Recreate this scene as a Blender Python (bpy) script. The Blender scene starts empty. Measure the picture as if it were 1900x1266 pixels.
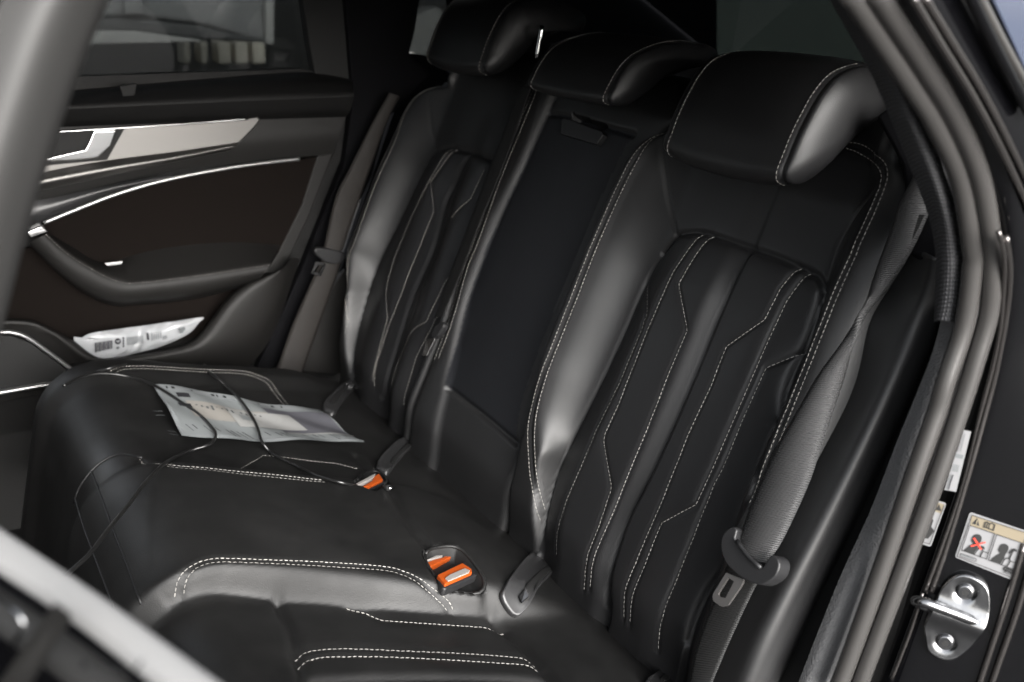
import bpy, bmesh, math, random
import numpy as np
from mathutils import Vector, Matrix
random.seed(3); np.random.seed(3)
C = bpy.context.scene.collection
SC = bpy.context.scene
# ------------------------------------------------------------------ camera, sky, sun, exposure
W, H = 1900.0, 1266.0
CAM = np.array([-0.69678, -1.18330, 0.78190])
YAW, PITCH, ROLL, FPX = math.radians(32.7013), math.radians(20.4054), math.radians(3.0387), 1740.16
cF = np.array([math.sin(YAW)*math.cos(PITCH), math.cos(YAW)*math.cos(PITCH), -math.sin(PITCH)])
_R = np.array([math.cos(YAW), -math.sin(YAW), 0.0]); _U = np.cross(_R, cF)
cR = math.cos(ROLL)*_R + math.sin(ROLL)*_U
cU = -math.sin(ROLL)*_R + math.cos(ROLL)*_U
cam_d = bpy.data.cameras.new('camera'); cam = bpy.data.objects.new('camera', cam_d); C.objects.link(cam)
M = Matrix.Identity(4)
for i in range(3):
    M[i][0], M[i][1], M[i][2], M[i][3] = cR[i], cU[i], -cF[i], CAM[i]
cam.matrix_world = M
cam_d.sensor_width = 36; cam_d.lens = FPX/W*36
cam_d.clip_start = 0.02; cam_d.clip_end = 3000
cam_d.dof.use_dof = True; cam_d.dof.focus_distance = 1.18; cam_d.dof.aperture_fstop = 4.5
SC.camera = cam
w = bpy.data.worlds.new('World'); SC.world = w; w.use_nodes = True
nt = w.node_tree; bg = nt.nodes['Background']
SUN_EL, SUN_AZ = math.radians(25), math.radians(184)     # azimuth measured from +y clockwise toward +x
sky = nt.nodes.new('ShaderNodeTexSky'); sky.sky_type = 'NISHITA'; sky.sun_disc = False
sky.sun_elevation = SUN_EL; sky.sun_rotation = SUN_AZ
sky.dust_density = 3.0; sky.ozone_density = 1.0; sky.air_density = 1.0
hs = nt.nodes.new('ShaderNodeHueSaturation'); hs.inputs['Saturation'].default_value = .22      # hazy white sky
nt.links.new(sky.outputs[0], hs.inputs['Color']); nt.links.new(hs.outputs[0], bg.inputs[0]); bg.inputs[1].default_value = 0.085
sd = bpy.data.lights.new('sun', 'SUN'); so = bpy.data.objects.new('sun', sd); C.objects.link(so)
sd.energy = 1.5; sd.angle = math.radians(55); sd.color = (1.0, 0.985, 0.965)
sdir = Vector((math.sin(SUN_AZ)*math.cos(SUN_EL), math.cos(SUN_AZ)*math.cos(SUN_EL), math.sin(SUN_EL)))
so.rotation_euler = sdir.to_track_quat('Z', 'Y').to_euler()
SC.view_settings.view_transform = 'Standard'; SC.view_settings.look = 'None'
SC.view_settings.exposure = 2.35; SC.view_settings.gamma = 1.0
# ------------------------------------------------------------------ rays from the lens to real surfaces
def ray(px, py): return cF + (px-W/2)/FPX*cR - (py-H/2)/FPX*cU
def hit(px, py, P0, N):
    d = ray(px, py); P0 = np.asarray(P0, float); N = np.asarray(N, float)
    return CAM + d*(((P0-CAM)@N)/(d@N))
def on_y(q, y): return hit(q[0], q[1], (0, y, 0), (0, 1, 0))
def on_z(q, z): return hit(q[0], q[1], (0, 0, z), (0, 0, 1))
def arr(pts, f): return np.array([f(p) for p in pts])
BT = math.radians(22.93); bE = np.array([math.sin(BT), 0, math.cos(BT)]); bN = np.array([-math.cos(BT), 0, math.sin(BT)])
CT = math.radians(15.28); cE = np.array([-math.cos(CT), 0, math.sin(CT)]); cN = np.array([math.sin(CT), 0, math.cos(CT)])
def on_back(q, n=.04): return hit(q[0], q[1], bN*n, bN)
def on_cush(q, n=.0): return hit(q[0], q[1], cN*n, cN)
NS = np.array([-.80, -.55, .15]); NS /= np.linalg.norm(NS); PS = hit(1760, 1130, (0, -.755, 0), (0, 1, 0))   # door shut face
def on_ns(q, off=0.0): return hit(q[0], q[1], PS+NS*off, NS)
# ------------------------------------------------------------------ curves
def cat(pts, step, closed=False):
    P = np.asarray(pts, float); n = len(P)
    if n == 2 and not closed: Q = np.array([P[0]+(P[1]-P[0])*k/20 for k in range(21)])
    else:
        out = []
        for i in range(n if closed else n-1):
            if closed: a, b, c, d = P[(i-1) % n], P[i], P[(i+1) % n], P[(i+2) % n]
            else: a, b, c, d = P[max(i-1, 0)], P[i], P[i+1], P[min(i+2, n-1)]
            for k in range(12):
                t = k/12
                out.append(.5*(2*b+(c-a)*t+(2*a-5*b+4*c-d)*t*t+(3*b-a-3*c+d)*t**3))
        if not closed: out.append(P[-1])
        Q = np.array(out)
    return resample(Q, step, closed)
def resample(Q, step, closed=False):
    Q = np.asarray(Q, float)
    if closed: Q = np.vstack([Q, Q[:1]])
    L = np.concatenate([[0], np.cumsum(np.linalg.norm(np.diff(Q, axis=0), axis=1))])
    n = step if isinstance(step, int) else max(2, int(round(L[-1]/step))+1)
    s = np.linspace(0, L[-1], n)
    R = np.stack([np.interp(s, L, Q[:, k]) for k in range(Q.shape[1])], 1)
    return R[:-1] if closed else R
def lin(pts, step): return resample(np.asarray(pts, float), step)
def sm(x, a, b):
    t = np.clip((x-a)/(b-a), 0, 1); return t*t*(3-2*t)
def inpoly(Y, T, poly):
    ins = np.zeros(Y.shape, bool); n = len(poly)
    for i in range(n):
        y1, t1 = poly[i]; y2, t2 = poly[(i+1) % n]
        c = ((t1 > T) != (t2 > T))
        ins ^= c & (Y < (y2-y1)*(T-t1)/((t2-t1) if t2 != t1 else 1e-9)+y1)
    return ins
def dist(Y, T, line, rmax=.03):
    D = np.full(Y.shape, rmax*2)
    line = np.asarray(line)
    m = (Y > line[:, 0].min()-rmax) & (Y < line[:, 0].max()+rmax) & (T > line[:, 1].min()-rmax) & (T < line[:, 1].max()+rmax)
    y, t = Y[m], T[m]; best = np.full(y.shape, rmax*2)
    for i in range(len(line)-1):
        a, b = line[i], line[i+1]; ab = b-a; l2 = max(ab@ab, 1e-12)
        u = np.clip(((y-a[0])*ab[0]+(t-a[1])*ab[1])/l2, 0, 1)
        best = np.minimum(best, np.hypot(y-a[0]-u*ab[0], t-a[1]-u*ab[1]))
    D[m] = best
    return D
# ------------------------------------------------------------------ objects
ORI = {}
def thing(name, label, cat_, loc, group=None):
    o = bpy.data.objects.new(name, None); C.objects.link(o); o.location = Vector(loc)
    o.empty_display_size = .05
    o['label'] = label; o['category'] = cat_
    if group: o['group'] = group
    ORI[o.name] = np.array(loc, float); return o
def tag(o, label, cat_, group=None):
    o['label'] = label; o['category'] = cat_
    if group: o['group'] = group
    return o
def mk(name, V, F, m, parent=None, smooth=True, normals=None, uv=None, label=None, bevel=None, kind=None, solid=None, sub=None):
    V = np.asarray(V, float)
    if parent is not None: org = ORI[parent.name]
    else: org = V.mean(0); org = np.array([org[0], org[1], V[:, 2].min()])
    me = bpy.data.meshes.new(name); me.from_pydata([tuple(v) for v in (V-org)], [], [tuple(int(i) for i in f) for f in F])
    me.validate(verbose=False)
    if smooth: me.polygons.foreach_set('use_smooth', [True]*len(me.polygons))
    if uv is not None:
        ul = me.uv_layers.new(name='UVMap'); idx = np.zeros(len(me.loops), int); me.loops.foreach_get('vertex_index', idx)
        ul.data.foreach_set('uv', np.asarray(uv, float)[idx].ravel())
    if m: me.materials.append(m)
    if normals is not None: me.normals_split_custom_set_from_vertices([tuple(n) for n in normals])
    o = bpy.data.objects.new(name, me); C.objects.link(o)
    if parent is not None: o.parent = parent
    else: o.location = Vector(org)
    ORI[o.name] = org
    if label: o['label'] = label
    if kind: o['kind'] = kind
    if solid:
        md = o.modifiers.new('solid', 'SOLIDIFY'); md.thickness = solid; md.offset = -1
    if bevel:
        md = o.modifiers.new('bevel', 'BEVEL'); md.width = bevel; md.segments = 3; md.limit_method = 'ANGLE'; md.angle_limit = math.radians(35)
        md.harden_normals = False
    if sub:
        md = o.modifiers.new('sub', 'SUBSURF'); md.levels = sub; md.render_levels = sub
    return o
def grid_faces(r, c, wrap=False):
    F = []
    for i in range(r-1):
        for j in range(c if wrap else c-1):
            k = (j+1) % c
            F.append((i*c+j, i*c+k, (i+1)*c+k, (i+1)*c+j))
    return F
def loft(name, rails, m, parent=None, along=60, across=6, label=None, solid=None, smooth_rail=True):
    """surface through 3-D rails, smooth across"""
    Rr = [cat(r, along) if smooth_rail else resample(r, along) for r in rails]
    Rr = np.array(Rr)                       # K,M,3
    K = len(Rr)
    if K > 2: G = np.array([cat(Rr[:, j], (K-1)*across+1) for j in range(along)])
    else: G = np.array([resample(Rr[:, j], across+1) for j in range(along)])
    n = G.shape[1]
    dv = np.concatenate([[0], np.cumsum(np.linalg.norm(np.diff(G[:, n//2], axis=0), axis=1))])
    du = np.concatenate([[0], np.cumsum(np.linalg.norm(np.diff(G[along//2], axis=0), axis=1))])
    uv = np.array([(du[j], dv[i]) for i in range(along) for j in range(n)])
    V = G.reshape(-1, 3); F = grid_faces(along, n)
    a, b, c = V[F[len(F)//2][0]], V[F[len(F)//2][1]], V[F[len(F)//2][3]]
    if np.cross(b-a, c-a)@(CAM-a) < 0: F = [f[::-1] for f in F]
    return mk(name, V, F, m, parent, uv=uv, label=label, solid=solid)
def tube(name, path, r, m, parent=None, seg=12, flat=1.0, up=None, label=None, step=None, smooth=True, caps=True):
    P = np.asarray(path, float)
    if smooth: P = cat(P, step or .008)
    n = len(P); rr = np.broadcast_to(np.asarray(r, float), (n,)) if np.ndim(r) == 0 else np.interp(np.linspace(0, 1, n), np.linspace(0, 1, len(r)), r)
    T = np.gradient(P, axis=0); T /= np.linalg.norm(T, axis=1)[:, None]
    u = np.array(up if up is not None else (0, 0, 1.0)); V = []; uv = []
    L = np.concatenate([[0], np.cumsum(np.linalg.norm(np.diff(P, axis=0), axis=1))])
    if up is None and abs(T[0]@u) > .8: u = np.array((0, 1.0, 0)) if abs(T[0][1]) < .8 else np.array((1.0, 0, 0))
    a = None
    for i in range(n):
        if a is None: a = np.cross(T[i], u)
        else: a = a-T[i]*(a@T[i])                    # carried along without twisting
        a = a/np.linalg.norm(a); b = np.cross(a, T[i])
        for k in range(seg):
            th = 2*math.pi*k/seg
            V.append(P[i]+rr[i]*(math.cos(th)*a+flat*math.sin(th)*b)); uv.append((k/seg, L[i]))
    F = grid_faces(n, seg, True)
    if caps: F.append(tuple(range(seg))[::-1]); F.append(tuple((n-1)*seg+k for k in range(seg)))
    return mk(name, V, F, m, parent, uv=uv, label=label)
def prism(name, poly, ext, m, parent=None, bevel=None, label=None, smooth=True):
    P = np.asarray(poly, float); e = np.asarray(ext, float); n = len(P)
    nr = np.zeros(3)
    for i in range(n): nr += np.cross(P[i], P[(i+1) % n])
    V = np.vstack([P, P+e])
    top = list(range(n)); bot = list(range(n, 2*n)); s = nr@e
    F = []
    if s > 0: F.append(tuple(top[::-1])); F.append(tuple(bot))
    else: F.append(tuple(top)); F.append(tuple(bot[::-1]))
    for i in range(n):
        j = (i+1) % n
        F.append((i, j, n+j, n+i) if s > 0 else (j, i, n+i, n+j))
    o = mk(name, V, F, m, parent, smooth=False, bevel=bevel, label=label)
    if smooth and bevel: o.data.polygons.foreach_set('use_smooth', [True]*len(o.data.polygons)); 
    if smooth and bevel:
        md = o.modifiers.new('wn', 'WEIGHTED_NORMAL'); md.keep_sharp = False
    return o
def box(name, c, s, m, parent=None, bevel=None, ax=None, label=None):
    c = np.asarray(c, float); s = np.asarray(s, float)/2
    A = np.eye(3) if ax is None else np.asarray(ax, float)
    q = [c+A[0]*s[0]*a+A[1]*s[1]*b-A[2]*s[2] for a, b in ((-1, -1), (1, -1), (1, 1), (-1, 1))]
    return prism(name, q, A[2]*s[2]*2, m, parent, bevel, label)
def stitches(name, lines, m, parent, length=.0042, gap=.0019, wd=.00052, ht=.0004):
    """lines: list of (points, normals) arrays; every stitch is a small raised thread"""
    V = []; F = []
    for P, N in lines:
        L = np.concatenate([[0], np.cumsum(np.linalg.norm(np.diff(P, axis=0), axis=1))])
        s = 0.0
        while s+length < L[-1]:
            a = np.array([np.interp(s, L, P[:, k]) for k in range(3)]); b = np.array([np.interp(s+length, L, P[:, k]) for k in range(3)])
            nn = np.array([np.interp(s, L, N[:, k]) for k in range(3)]); nn /= np.linalg.norm(nn)
            t = b-a; tl = np.linalg.norm(t)
            if tl > 1e-5:
                t /= tl; sd_ = np.cross(t, nn); k0 = len(V); j = sd_*wd*.25*(1 if len(V) % 16 else -1)
                for p, f in ((a, .55), (a+(b-a)*.3, 1), (a+(b-a)*.7, 1), (b, .55)):
                    hh = ht*(1 if f == 1 else .25)
                    V += [p-sd_*wd*f-nn*.0004+j*f, p+nn*hh, p+sd_*wd*f-nn*.0004-j*f]
                for i in range(3):
                    q = k0+i*3
                    F += [(q, q+1, q+4, q+3), (q+1, q+2, q+5, q+4)]
            s += length+gap
    if not V: return None
    return mk(name, V, F, m, parent, smooth=True, kind='stuff')
# ------------------------------------------------------------------ materials
def mat(name, col, rough=.5, metal=0, coat=0, bump=None, spec=.5, var=0, sheen=0, vscale=6, croughness=.05, emis=None, trans=0):
    m = bpy.data.materials.new(name); m.use_nodes = True; t = m.node_tree; b = t.nodes['Principled BSDF']
    b.inputs['Base Color'].default_value = (*col, 1); b.inputs['Roughness'].default_value = rough; b.inputs['Metallic'].default_value = metal
    b.inputs['Coat Weight'].default_value = coat; b.inputs['Coat Roughness'].default_value = croughness
    b.inputs['Specular IOR Level'].default_value = spec; b.inputs['Sheen Weight'].default_value = sheen
    if trans: b.inputs['Transmission Weight'].default_value = trans
    tc = t.nodes.new('ShaderNodeTexCoord')
    if var:
        n = t.nodes.new('ShaderNodeTexNoise'); n.inputs['Scale'].default_value = vscale; n.inputs['Detail'].default_value = 6
        t.links.new(tc.outputs['Object'], n.inputs['Vector'])
        mr = t.nodes.new('ShaderNodeMapRange'); mr.inputs[1].default_value = .3; mr.inputs[2].default_value = .7
        mr.inputs[3].default_value = max(.02, rough-var); mr.inputs[4].default_value = min(1, rough+var)
        t.links.new(n.outputs[0], mr.inputs[0]); t.links.new(mr.outputs[0], b.inputs['Roughness'])
    if bump:
        kind, sc, st, ds = bump
        if kind == 'leather':
            v = t.nodes.new('ShaderNodeTexVoronoi'); v.feature = 'SMOOTH_F1'; v.inputs['Scale'].default_value = sc
            n2 = t.nodes.new('ShaderNodeTexNoise'); n2.inputs['Scale'].default_value = 38; n2.inputs['Detail'].default_value = 4
            t.links.new(tc.outputs['Object'], v.inputs['Vector']); t.links.new(tc.outputs['Object'], n2.inputs['Vector'])
            ad = t.nodes.new('ShaderNodeMath'); ad.operation = 'MULTIPLY_ADD'; ad.inputs[1].default_value = .7
            t.links.new(n2.outputs[0], ad.inputs[0]); t.links.new(v.outputs[0], ad.inputs[2]); src = ad.outputs[0]
        elif kind == 'noise':
            v = t.nodes.new('ShaderNodeTexNoise'); v.inputs['Scale'].default_value = sc; v.inputs['Detail'].default_value = 3
            t.links.new(tc.outputs['Object'], v.inputs['Vector']); src = v.outputs[0]
        elif kind == 'ribs':      # ribs across a strap, herringbone along it
            v = t.nodes.new('ShaderNodeTexWave'); v.wave_type = 'BANDS'; v.bands_direction = 'Y'; v.inputs['Scale'].default_value = sc
            v.inputs['Distortion'].default_value = .6; v.inputs['Detail Scale'].default_value = 3
            t.links.new(tc.outputs['UV'], v.inputs['Vector']); src = v.outputs[0]
        elif kind == 'weave':
            a = t.nodes.new('ShaderNodeTexWave'); a.bands_direction = 'X'; a.inputs['Scale'].default_value = sc
            c = t.nodes.new('ShaderNodeTexWave'); c.bands_direction = 'Y'; c.inputs['Scale'].default_value = sc*.7; c.inputs['Distortion'].default_value = 1.5
            t.links.new(tc.outputs['UV'], a.inputs['Vector']); t.links.new(tc.outputs['UV'], c.inputs['Vector'])
            x = t.nodes.new('ShaderNodeMath'); x.operation = 'MULTIPLY'; t.links.new(a.outputs[0], x.inputs[0]); t.links.new(c.outputs[0], x.inputs[1]); src = x.outputs[0]
            cr = t.nodes.new('ShaderNodeValToRGB'); cr.color_ramp.elements[0].color = (*[k*.35 for k in col], 1); cr.color_ramp.elements[1].color = (*[min(1, k*1.7) for k in col], 1)
            t.links.new(src, cr.inputs[0]); t.links.new(cr.outputs[0], b.inputs['Base Color'])
        bp = t.nodes.new('ShaderNodeBump'); bp.inputs['Strength'].default_value = st; bp.inputs['Distance'].default_value = ds
        t.links.new(src, bp.inputs['Height']); t.links.new(bp.outputs[0], b.inputs['Normal'])
    return m
LEATHER = mat('black_leather', (.0135, .0135, .014), .47, spec=.6, bump=('leather', 1000, .22, .0006), var=.05, vscale=9)
LEATHER2 = mat('black_leather_shaded', (.0115, .0115, .0122), .46, spec=.55, bump=('leather', 1000, .22, .0006), var=.05, vscale=9)  # same leather as the bolsters, darkened for the shade on the panels
WORN = mat('worn_seat_leather', (.019, .0188, .0186), .50, spec=.36, bump=('leather', 900, .25, .0006), var=.09, vscale=7)
_t = WORN.node_tree; _n = _t.nodes.new('ShaderNodeTexNoise'); _n.inputs['Scale'].default_value = 9; _n.inputs['Detail'].default_value = 7; _n.inputs['Roughness'].default_value = .65
_c = _t.nodes.new('ShaderNodeValToRGB'); _c.color_ramp.elements[0].position = .35; _c.color_ramp.elements[0].color = (.0085, .0085, .0085, 1); _c.color_ramp.elements[1].position = .72; _c.color_ramp.elements[1].color = (.017, .0167, .0165, 1)
_t.links.new([n for n in _t.nodes if n.type == 'TEX_COORD'][0].outputs['Object'], _n.inputs['Vector']); _t.links.new(_n.outputs[0], _c.inputs[0]); _t.links.new(_c.outputs[0], _t.nodes['Principled BSDF'].inputs['Base Color'])
CENTRE = mat('charcoal_centre_leather', (.0105, .0112, .0135), .52, spec=.4, bump=('noise', 420, .5, .0009), var=.06, vscale=11)
THREAD = mat('pale_thread', (.40, .385, .36), .8)
DIMTHREAD = mat('grey_thread', (.20, .19, .18), .7)
TONGUE = mat('tongue_metal', (.42, .40, .39), .3, .9)
BELTSTRIP = mat('pale_anodised_strip', (.225, .225, .225), .4)
PLASTIC = mat('black_plastic', (.018, .018, .019), .42, bump=('noise', 900, .2, .0004))
GRAIN = mat('grained_plastic', (.13, .13, .132), .7, spec=.25, bump=('leather', 520, .8, .0014))
RUBBER = mat('door_seal_rubber', (.042, .040, .0385), .27, spec=.9, bump=('noise', 700, .2, .0005))
WOVEN = mat('woven_seal', (.075, .075, .08), .75, bump=('weave', 105, 1.0, .0016))
PAINT = mat('black_paint', (.002, .002, .0025), .5, coat=1, croughness=.015, spec=.02)
GLINTLINE = mat('edge_glint_grey', (.16, .15, .145), .14, .9)  # grey metal instead of black: reflected sky on paint edges kept in the colour
CHROME = mat('bright_chrome', (.75, .75, .75), .1, 1)
STEEL = mat('zinc_steel', (.27, .272, .278), .2, 1, var=.08, vscale=90, bump=('noise', 160, .15, .0006))
ALU = mat('brushed_aluminium', (.21, .203, .195), .42, 1, bump=('noise', 300, .1, .0004))
SATIN = mat('satin_silver', (.6, .6, .6), .30, .85)
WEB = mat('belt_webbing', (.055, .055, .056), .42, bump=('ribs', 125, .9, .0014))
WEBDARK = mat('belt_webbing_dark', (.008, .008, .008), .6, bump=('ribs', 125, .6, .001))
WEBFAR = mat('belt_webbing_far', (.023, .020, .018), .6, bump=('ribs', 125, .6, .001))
TRIM = mat('door_trim_dark', (.0055, .0053, .0052), .55, spec=.3, bump=('leather', 900, .3, .0006))
TRIMG = mat('door_trim_grey', (.0125, .0118, .0112), .55, spec=.35, bump=('leather', 900, .3, .0006))
SUEDE = mat('brown_black_suede', (.0062, .0042, .0033), .9, spec=.15, bump=('noise', 900, .3, .0008))
PILLAR = mat('pillar_grey_trim', (.030, .0293, .0285), .55, bump=('noise', 700, .2, .0005))
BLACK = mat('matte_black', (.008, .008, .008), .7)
DARKTRIM = mat('rear_dark_trim', (.005, .005, .006), .8, spec=.1)
CLOTHROOF = mat('dark_headliner', (.012, .012, .012), .9)
ORANGE = mat('orange_button', (.42, .072, .010), .38)
GREYPL = mat('pale_grey_plastic', (.30, .28, .265), .45)
PLASTIC2 = mat('satin_black_plastic', (.030, .030, .031), .33, bump=('noise', 900, .2, .0004))
PAPER = mat('white_paper', (.66, .70, .70), .5)
INK = mat('grey_ink', (.03, .03, .035), .6)
INKL = mat('pale_ink', (.12, .13, .135), .6)
# ------------------------------------------------------------------ heightfield leather surfaces
class Field:
    """n(y,t) above a base strip that is straight, then rolls over at its end"""
    def __init__(s, E, N, y0, y1, t0, t1, res, bend, R, ang):
        s.E, s.N, s.bend, s.R, s.ang = E, N, bend, R, ang
        s.ys = np.linspace(y0, y1, int((y1-y0)/res)+1); s.ts = np.linspace(t0, t1, int((t1-t0)/res)+1)
        s.Y, s.T = np.meshgrid(s.ys, s.ts); s.n = np.zeros_like(s.Y)
    def base(s, t):
        t = np.asarray(t, float); a = np.clip((t-s.bend)/s.R, 0, s.ang); ex = np.maximum(t-s.bend-s.R*s.ang, 0)
        l = np.minimum(t, s.bend)
        P = l[..., None]*s.E+(s.R*np.sin(a))[..., None]*s.E-(s.R*(1-np.cos(a)))[..., None]*s.N
        Nn = np.cos(a)[..., None]*s.N+np.sin(a)[..., None]*s.E
        Tt = np.cos(a)[..., None]*s.E-np.sin(a)[..., None]*s.N
        return P+ex[..., None]*Tt, Nn
    def pos(s, y, t, n):
        P, Nn = s.base(t); P = P+np.asarray(n)[..., None]*Nn
        P[..., 1] = y; return P
    def rails(s, rl, tuck=.022):
        """rl: list (y(t) function, n(t) function) in rising y"""
        for i, t in enumerate(s.ts):
            yy = [f(t) for f, g in rl]; nn = [g(t) for f, g in rl]
            for k in range(1, len(yy)): yy[k] = max(yy[k], yy[k-1]+.005)
            s.n[i] = pchip(np.array(yy), np.array(nn), s.ys)
        s.n = s.n-tuck*(1-sm(s.T, -.02, .07))
        for ax, sg in ((0, 3.0), (1, .8)):                # upholstery never steps from row to row
            k = np.exp(-.5*(np.arange(-9, 10)/sg)**2); k /= k.sum()
            pd = [(9, 9), (0, 0)] if ax == 0 else [(0, 0), (9, 9)]
            A = np.pad(s.n, pd, mode='edge'); s.n = sum(k[i]*(A[i:i+s.n.shape[0]] if ax == 0 else A[:, i:i+s.n.shape[1]]) for i in range(19))
    def at(s, y, t, A=None):
        A = s.n if A is None else A
        fy = np.clip((np.asarray(y)-s.ys[0])/(s.ys[1]-s.ys[0]), 0, len(s.ys)-1.001); ft = np.clip((np.asarray(t)-s.ts[0])/(s.ts[1]-s.ts[0]), 0, len(s.ts)-1.001)
        i = fy.astype(int); j = ft.astype(int); u = fy-i; v = ft-j
        return A[j, i]*(1-u)*(1-v)+A[j, i+1]*u*(1-v)+A[j+1, i]*(1-u)*v+A[j+1, i+1]*u*v
    def trace(s, pts, n0=.03):
        """photo points dropped along the sight line onto this surface -> (y,t)"""
        out = []; ns = np.linspace(.10, -.03, 196)
        for q in pts:
            P = np.array([hit(q[0], q[1], s.N*n, s.N) for n in ns]); y, t = P[:, 1], P@s.E
            g = s.at(y, t)-ns; k = np.nonzero(g >= 0)[0]
            k = k[0] if len(k) else int(np.argmax(g))
            if k > 0 and g[k] >= 0 > g[k-1]:
                u = -g[k-1]/(g[k]-g[k-1]); out.append((y[k-1]*(1-u)+y[k]*u, t[k-1]*(1-u)+t[k]*u))
            else: out.append((y[k], t[k]))
        return np.array(out)
    def finish(s):
        G = s.pos(s.Y, s.T, s.n); s.G = G
        a = np.gradient(G, axis=1); b = np.gradient(G, axis=0); nn = np.cross(a, b)
        nn /= np.linalg.norm(nn, axis=2)[..., None]
        if (nn.reshape(-1, 3).mean(0)@s.N) < 0: nn = -nn
        s.nn = nn
    def mesh(s, name, m, parent, mask=None, label=None):
        r, c = s.Y.shape; F = np.array(grid_faces(r, c))
        a, b, d = s.G.reshape(-1, 3)[F[0][[0, 1, 3]]]
        if mask is not None: F = F[mask[:-1, :-1].ravel()]
        ids, inv = np.unique(F, return_inverse=True); F = inv.reshape(F.shape)
        V = s.G.reshape(-1, 3)[ids]; N = s.nn.reshape(-1, 3)[ids]
        if np.cross(V[F[0][1]]-V[F[0][0]], V[F[0][3]]-V[F[0][0]])@N[F[0][0]] < 0: F = F[:, ::-1]
        return mk(name, V, F, m, parent, normals=N, label=label)
    def line(s, yt, off=.0003):
        yt = resample(yt, .003)
        n = s.at(yt[:, 0], yt[:, 1]); P = s.pos(yt[:, 0], yt[:, 1], n)
        N = np.stack([s.at(yt[:, 0], yt[:, 1], s.nn[..., k]) for k in range(3)], 1)
        return P+N*off, N
def pchip(x, y, q):
    h = np.diff(x); d = np.diff(y)/h; m = np.zeros(len(x)); m[0], m[-1] = d[0], d[-1]
    for i in range(1, len(x)-1):
        if d[i-1]*d[i] > 0:
            w1, w2 = 2*h[i]+h[i-1], h[i]+2*h[i-1]; m[i] = (w1+w2)/(w1/d[i-1]+w2/d[i])
    k = np.clip(np.searchsorted(x, q)-1, 0, len(h)-1); t = np.clip((q-x[k])/h[k], 0, 1)
    return (2*t**3-3*t**2+1)*y[k]+(t**3-2*t**2+t)*h[k]*m[k]+(-2*t**3+3*t**2)*y[k+1]+(t**3-t**2)*h[k]*m[k+1]
def railf(pts, n, E, N, dy=0.0):
    P = arr(pts, lambda q: hit(q[0], q[1], N*n, N)); P = cat(P, .01)
    t = P@E; o = np.argsort(t); t, y = t[o], P[o, 1]+dy
    return lambda q: float(np.interp(q, t, y))
def kf(*kv):
    ks = [k for k, v in kv]; vs = [v for k, v in kv]
    return lambda q: float(np.interp(q, ks, vs))
def cst(v): return lambda q: v
# ================================================================== NEAR BACKREST
nb_in = [(1252, 221), (1208, 243), (1175, 287), (1142, 350), (1094, 460), (1060, 547), (1016, 658), (983, 768), (981, 860), (987, 910), (1001, 968)]
nb_in2 = [(1253, 232), (1216, 252), (1185, 292), (1152, 356), (1105, 462), (1071, 550), (1027, 660), (995, 768), (993, 860), (998, 905), (1008, 950)]
nb_pl = [(1229, 243), (1233, 313), (1242, 376), (1256, 440), (1208, 510), (1167, 603), (1116, 713), (1064, 816), (1035, 874), (1011, 962), (998, 1021)]
nb_pl_r = [(1300, 330), (1256, 440), (1208, 510), (1167, 603), (1116, 713), (1064, 816), (1035, 874), (1011, 962), (998, 1021)]
nb_D = [(1399, 466), (1384, 496), (1347, 573), (1292, 706), (1256, 790), (1212, 885), (1167, 977), (1134, 1087), (1130, 1124)]
nb_pr = [(1528, 545), (1506, 621), (1458, 739), (1406, 874), (1373, 955), (1320, 1090), (1280, 1190)]
nb_out = [(1598, 278), (1630, 297), (1642, 317), (1638, 339), (1619, 390), (1587, 460), (1580, 474), (1548, 547), (1507, 650), (1474, 732), (1400, 900), (1340, 1060), (1290, 1180)]
nb_top = [(1230, 470), (1256, 440), (1272, 434), (1301, 433), (1350, 447), (1399, 464), (1450, 482), (1500, 505), (1520, 518), (1528, 540), (1526, 560)]
nbA = [(1301, 435), (1255, 503), (1204, 617), (1153, 748), (1126, 808), (1124, 820), (1139, 906), (1118, 970), (1094, 1034), (1088, 1095)]
nbB = [(1320, 437), (1290, 482), (1263, 529), (1279, 614), (1248, 687), (1204, 800), (1164, 896), (1127, 984), (1105, 1040), (1099, 1095)]
nbC = [(1202, 529), (1205, 582), (1195, 612), (1153, 713), (1110, 800), (1083, 866), (1053, 936), (1038, 992), (1037, 1030)]
nbE = [(1482, 497), (1450, 540), (1423, 595), (1351, 645), (1325, 713), (1281, 808), (1233, 929), (1200, 1006), (1186, 1040), (1164, 1095), (1162, 1150)]
nbF = [(1500, 507), (1465, 558), (1428, 636), (1377, 754), (1327, 868), (1295, 938), (1231, 972), (1204, 1040), (1178, 1106), (1173, 1161)]
nbG = [(1495, 652), (1425, 684), (1384, 776), (1347, 866), (1329, 900), (1274, 1040), (1240, 1124), (1226, 1190), (1226, 1209)]
RES = .0028
nb = Field(bE, bN, -.66, -.025, -.06, .80, RES, .665, .055, 1.75)
f_in = railf(nb_in, .070, bE, bN); f_pl = railf(nb_pl_r, .014, bE, bN); f_D = railf(nb_D, .018, bE, bN); f_edge = lambda t: f_in(max(t, .20))
f_pr = railf(nb_pr, .016, bE, bN); f_out = railf(nb_out, .068, bE, bN)
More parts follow.
